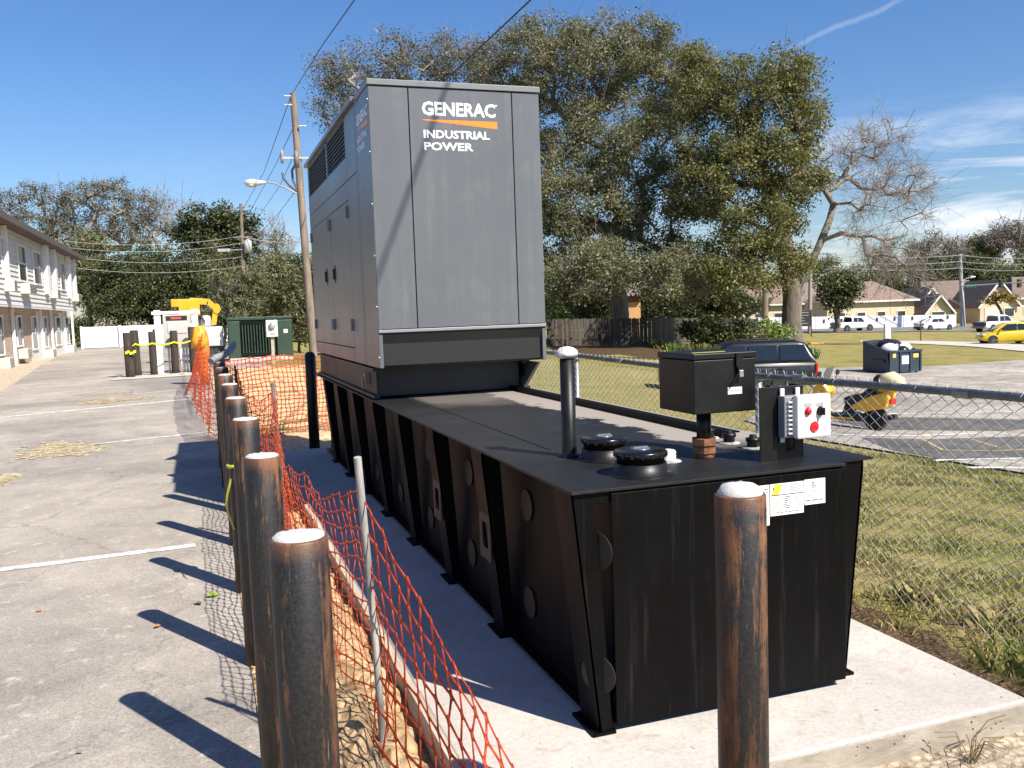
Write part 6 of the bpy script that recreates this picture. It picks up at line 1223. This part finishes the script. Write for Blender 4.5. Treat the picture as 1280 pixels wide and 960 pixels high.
for s in (-1, 1):
    lamp(t, -2.08, s*.82, .84, .035, .055, .17, TLAMP, 'tail_light'); MB().tube([(-1.6, s*.58, 1.66), (-.1, s*.58, 1.66)], .015, 6).build('roof_rail', DKM, t)
    MB().box(-2.0, 2.0, s*.885-.004, s*.885+.004, .985, .997).build('pin_stripe', M('stripe_white', (.55, .55, .55), .4), t); MB().box(-1.2, -1.05, s*.885-.01, s*.885+.012, .9, .93).build('door_handle', PLB, t); MB().box(-.35, -.2, s*.885-.01, s*.885+.012, .9, .93).build('door_handle', PLB, t)
wheels(t, (-1.28, 1.3), 1.78, .36); MB().box(-2.2, -2.06, -.86, .86, .45, .6).build('rear_bumper', PLB, t, bevel=.02)
# dumpster and bags
q0, q1 = base_at(1111, 40), base_at(1153, 38.6); s = 39.5/F; dxy = (q1-q0); q = (q0+q1)/2
t = empty('dumpster', q, 'dark blue open topped rubbish dumpster on the parking lot edge', 'dumpster', rz=math.atan2(dxy.y, dxy.x)+1.32); DB = M('dumpster_blue', (.030, .046, .068), .5, var=.15, scale=3, bmp=.05); dw = 47*s/2; hF = 29*s; hB = 41*s; dl = 1.75
for nm, poly, a, b in (('side', [(0, .08), (dl, .08), (dl, hB), (.15, hF)], -dw, -dw+.05), ('side', [(0, .08), (dl, .08), (dl, hB), (.15, hF)], dw-.05, dw)):
    MB().prism(poly, 0, a, b).build('side_panel', DB, t)
MB().box(-dw+.05, dw-.05, 0, .05, .08, hF).build('front_wall', DB, t); MB().box(-dw+.05, dw-.05, dl-.05, dl, .08, hB).build('rear_wall', DB, t); MB().box(-dw+.05, dw-.05, .05, dl-.05, .08, .14).build('floor', DB, t)
MB().box(-dw-.05, dw+.05, -.06, .06, hF-.06, hF+.03).build('rim', DB, t)
for x in (-dw+.02, -dw*.33, dw*.33, dw-.02): MB().box(x-.035, x+.035, -.05, -.001, .1, hF-.06).build('stiffener', DB, t)
for s_ in (-1, 1): MB().box(s_*dw-.02+s_*.06, s_*dw+.02+s_*.06, .3, 1.2, hF*.5, hF*.62).build('fork_pocket', DB, t)
STW = M('sticker_white', (.7, .72, .75), .5); STY = M('sticker_yellow', (.72, .55, .12), .5)
for x0, x1, z0, z1, m_ in ((-.22*dw, .22*dw, hF*.42, hF*.78, STW), (.52*dw, .85*dw, hF*.68, hF*.85, STY), (-.80*dw, -.6*dw, hF*.72, hF*.9, STY)): MB().box(x0, x1, -.012, -.002, z0, z1).build('sticker', m_, t)
for x in (-dw+.12, dw-.12):
    for y in (.15, dl-.15): MB().disc((x, y, .05), (1, 0, 0), .07, .05, 12).build('castor', DKM, t)
def bag(lx, ly, lz, r, m, label, seed, sq=.75):
    rr = random.Random(seed); mb = MB(); n, k = 9, 14; rows = []
    for i in range(n): th = math.pi*(i+.02)/(n-1+.04); rows.append([(r*math.sin(th)*math.cos(2*math.pi*j/k)*(1+.16*math.sin(3*j+seed)+rr.uniform(-.08, .08))*1.15, r*math.sin(th)*math.sin(2*math.pi*j/k)*(1+rr.uniform(-.1, .1)), r*sq*math.cos(th)+rr.uniform(-.02, .02)) for j in range(k)]); rows[-1].append(rows[-1][0])
    mb.grid(rows, 0, True); c = t.matrix_basis @ Vector((lx, ly, lz)); o = mb.build('rubbish_bag', m, loc=c); return tag(o, label, 'rubbish bag', 'bags heaped in the dumpster')
BW = M('bag_white', (.68, .68, .68), .3, var=.08, scale=9, bmp=.3); BB = M('bag_black', (.02, .02, .022), .25, var=.1, bmp=.3)
bag(-.5*dw, .5, hF+.06, .36, BW, 'white rubbish bag at the left of the dumpster heap', 1); bag(.0, .85, hF+.14, .45, BB, 'black rubbish bag on top of the dumpster heap', 2); bag(.45*dw, .55, hF+.08, .32, BW, 'white rubbish bag at the right of the dumpster heap', 3); bag(.1, .3, hF-.02, .28, BB, 'small black rubbish bag at the front of the heap', 5); bag(.1*dw, 1.25, hF+.2, .4, BB, 'black rubbish bag at the back of the heap', 4)
# scooter with tall rear trunk, nose to the left
q = onground(1062, 535.5); h = hd(math.pi-.92); t = empty('scooter', q, 'yellow and black scooter with trunk parked beyond the fence', 'scooter', rz=math.atan2(h.y, h.x))
SY = paint('scooter_yellow', (.85, .44, .008)); SB = M('seat_black', (.014, .014, .015), .5, bmp=.15); SG = M('floor_grey', (.11, .11, .115), .6)
for x, nm in ((-.60, 'rear_wheel'), (.78, 'front_wheel')):
    w = MB(); w.lathe([(.15, -.06), (.23, -.065), (.26, -.03), (.26, .03), (.23, .065), (.15, .06)], 24); w.v = [(x+a, c, .26+b) for a, b, c in w.v]; wo = w.build(nm, RUB, t); m = MB(); m.lathe([(.16, -.05), (.05, -.06), (.05, .06), (.16, .05)], 16); m.v = [(x+a, c, .26+b) for a, b, c in m.v]; m.build('rim', DKM, wo)
def pr2(poly, w0, nm, m, bev=.03): return MB().prism(poly, 1, -w0, w0).build(nm, m, t, bevel=bev)
pr2([(-.98, .72), (-.92, .50), (-.45, .40), (-.18, .44), (-.12, .52), (-.55, .74), (-.95, .86)], .17, 'tail_body', SY, .04)
pr2([(-.5, .36), (.55, .24), (.55, .19), (-.5, .19)], .20, 'floor_rail', PLB); 
for s_ in (-1, 1): MB().tube([(-.2, s_*.21, .25), (.42, s_*.22, .22), (.58, s_*.2, .32), (.68, s_*.16, .5)], .03, 10).build('yellow_side_rail', SY, t)
pr2([(-.15, .36), (.5, .30), (.55, .26), (-.3, .24)], .18, 'floorboard', SG)
pr2([(-.62, .74), (-.10, .50), (.05, .54), (.08, .66), (-.12, .74), (-.35, .78), (-.5, .90), (-.66, .88)], .15, 'seat', SB, .04)
pr2([(-.1, .28), (-.05, .52), (.02, .55), (.10, .32)], .16, 'seat_base', PLB)
pr2([(.40, .78), (.62, .46), (.86, .56), (.80, .84), (.66, .98), (.52, .96)], .17, 'front_fairing', SY, .05); pr2([(.48, .95), (.66, 1.0), (.62, 1.04), (.46, .99)], .13, 'dash', PLB)
pr2([(.70, .46), (.55, .42), (.80, .26), (1.05, .30), (1.0, .44), (.86, .52)], .09, 'front_mudguard', SY, .03); MB().tube([(.62, 0, .55), (.78, 0, .26)], .05, 8).build('fork', DKM, t)
MB().hexa([(.62, -.17, .98), (.62, .17, .98), (.60, .17, .98), (.60, -.17, .98), (.46, -.12, 1.30), (.46, .12, 1.30), (.445, .12, 1.30), (.445, -.12, 1.30)]).build('windshield', M('smoked_screen', (.20, .19, .17), .1, var=.05, bmp=0), t)
mb = MB(); mb.tube([(.44, -.36, 1.02), (.50, -.15, 1.0), (.50, .15, 1.0), (.44, .36, 1.02)], .018, 8); mb.build('handlebar', PLB, t)
for s_ in (-1, 1): mb = MB(); mb.tube([(.5, s_*.24, 1.02), (.5, s_*.32, 1.14)], .010, 6); mb.disc((.5, s_*.34, 1.17), (1, 0, .1), .06, .03, 14); mb.build('mirror', PLB, t)
pr2([(-.70, .88), (-.58, .90), (-.62, 1.12), (-.70, 1.2), (-.80, 1.18), (-.76, 1.0)], .15, 'backrest', SB, .04); mb = MB().tube([(-.74, 0, .98), (-.8, 0, 1.06), (-.98, 0, 1.08), (-1.16, 0, 1.02), (-1.22, 0, .98)], [.12, .16, .18, .12, .05], 14); mb.v = [(x, y*1.1, z) for x, y, z in mb.v]; mb.build('trunk_lid', M('trunk_cream', (.74, .62, .36), .3, var=.03, bmp=0, coat=.5), t)
MB().tube([(-.70, 0, .90), (-.98, 0, .94), (-1.18, 0, .96)], [.1, .14, .06], 12).build('trunk_base', SY, t); MB().tube([(-.7, 0, .72), (-.8, 0, .95)], .04, 6).build('trunk_bracket', DKM, t)
MB().box(-1.0, -.95, -.1, .1, .58, .70).build('tail_light', TLAMP, t, bevel=.01); MB().tube([(-.2, -.17, .22), (-.65, -.2, .24), (-.95, -.2, .3)], [.04, .055, .06], 10).build('exhaust', DKM, t)
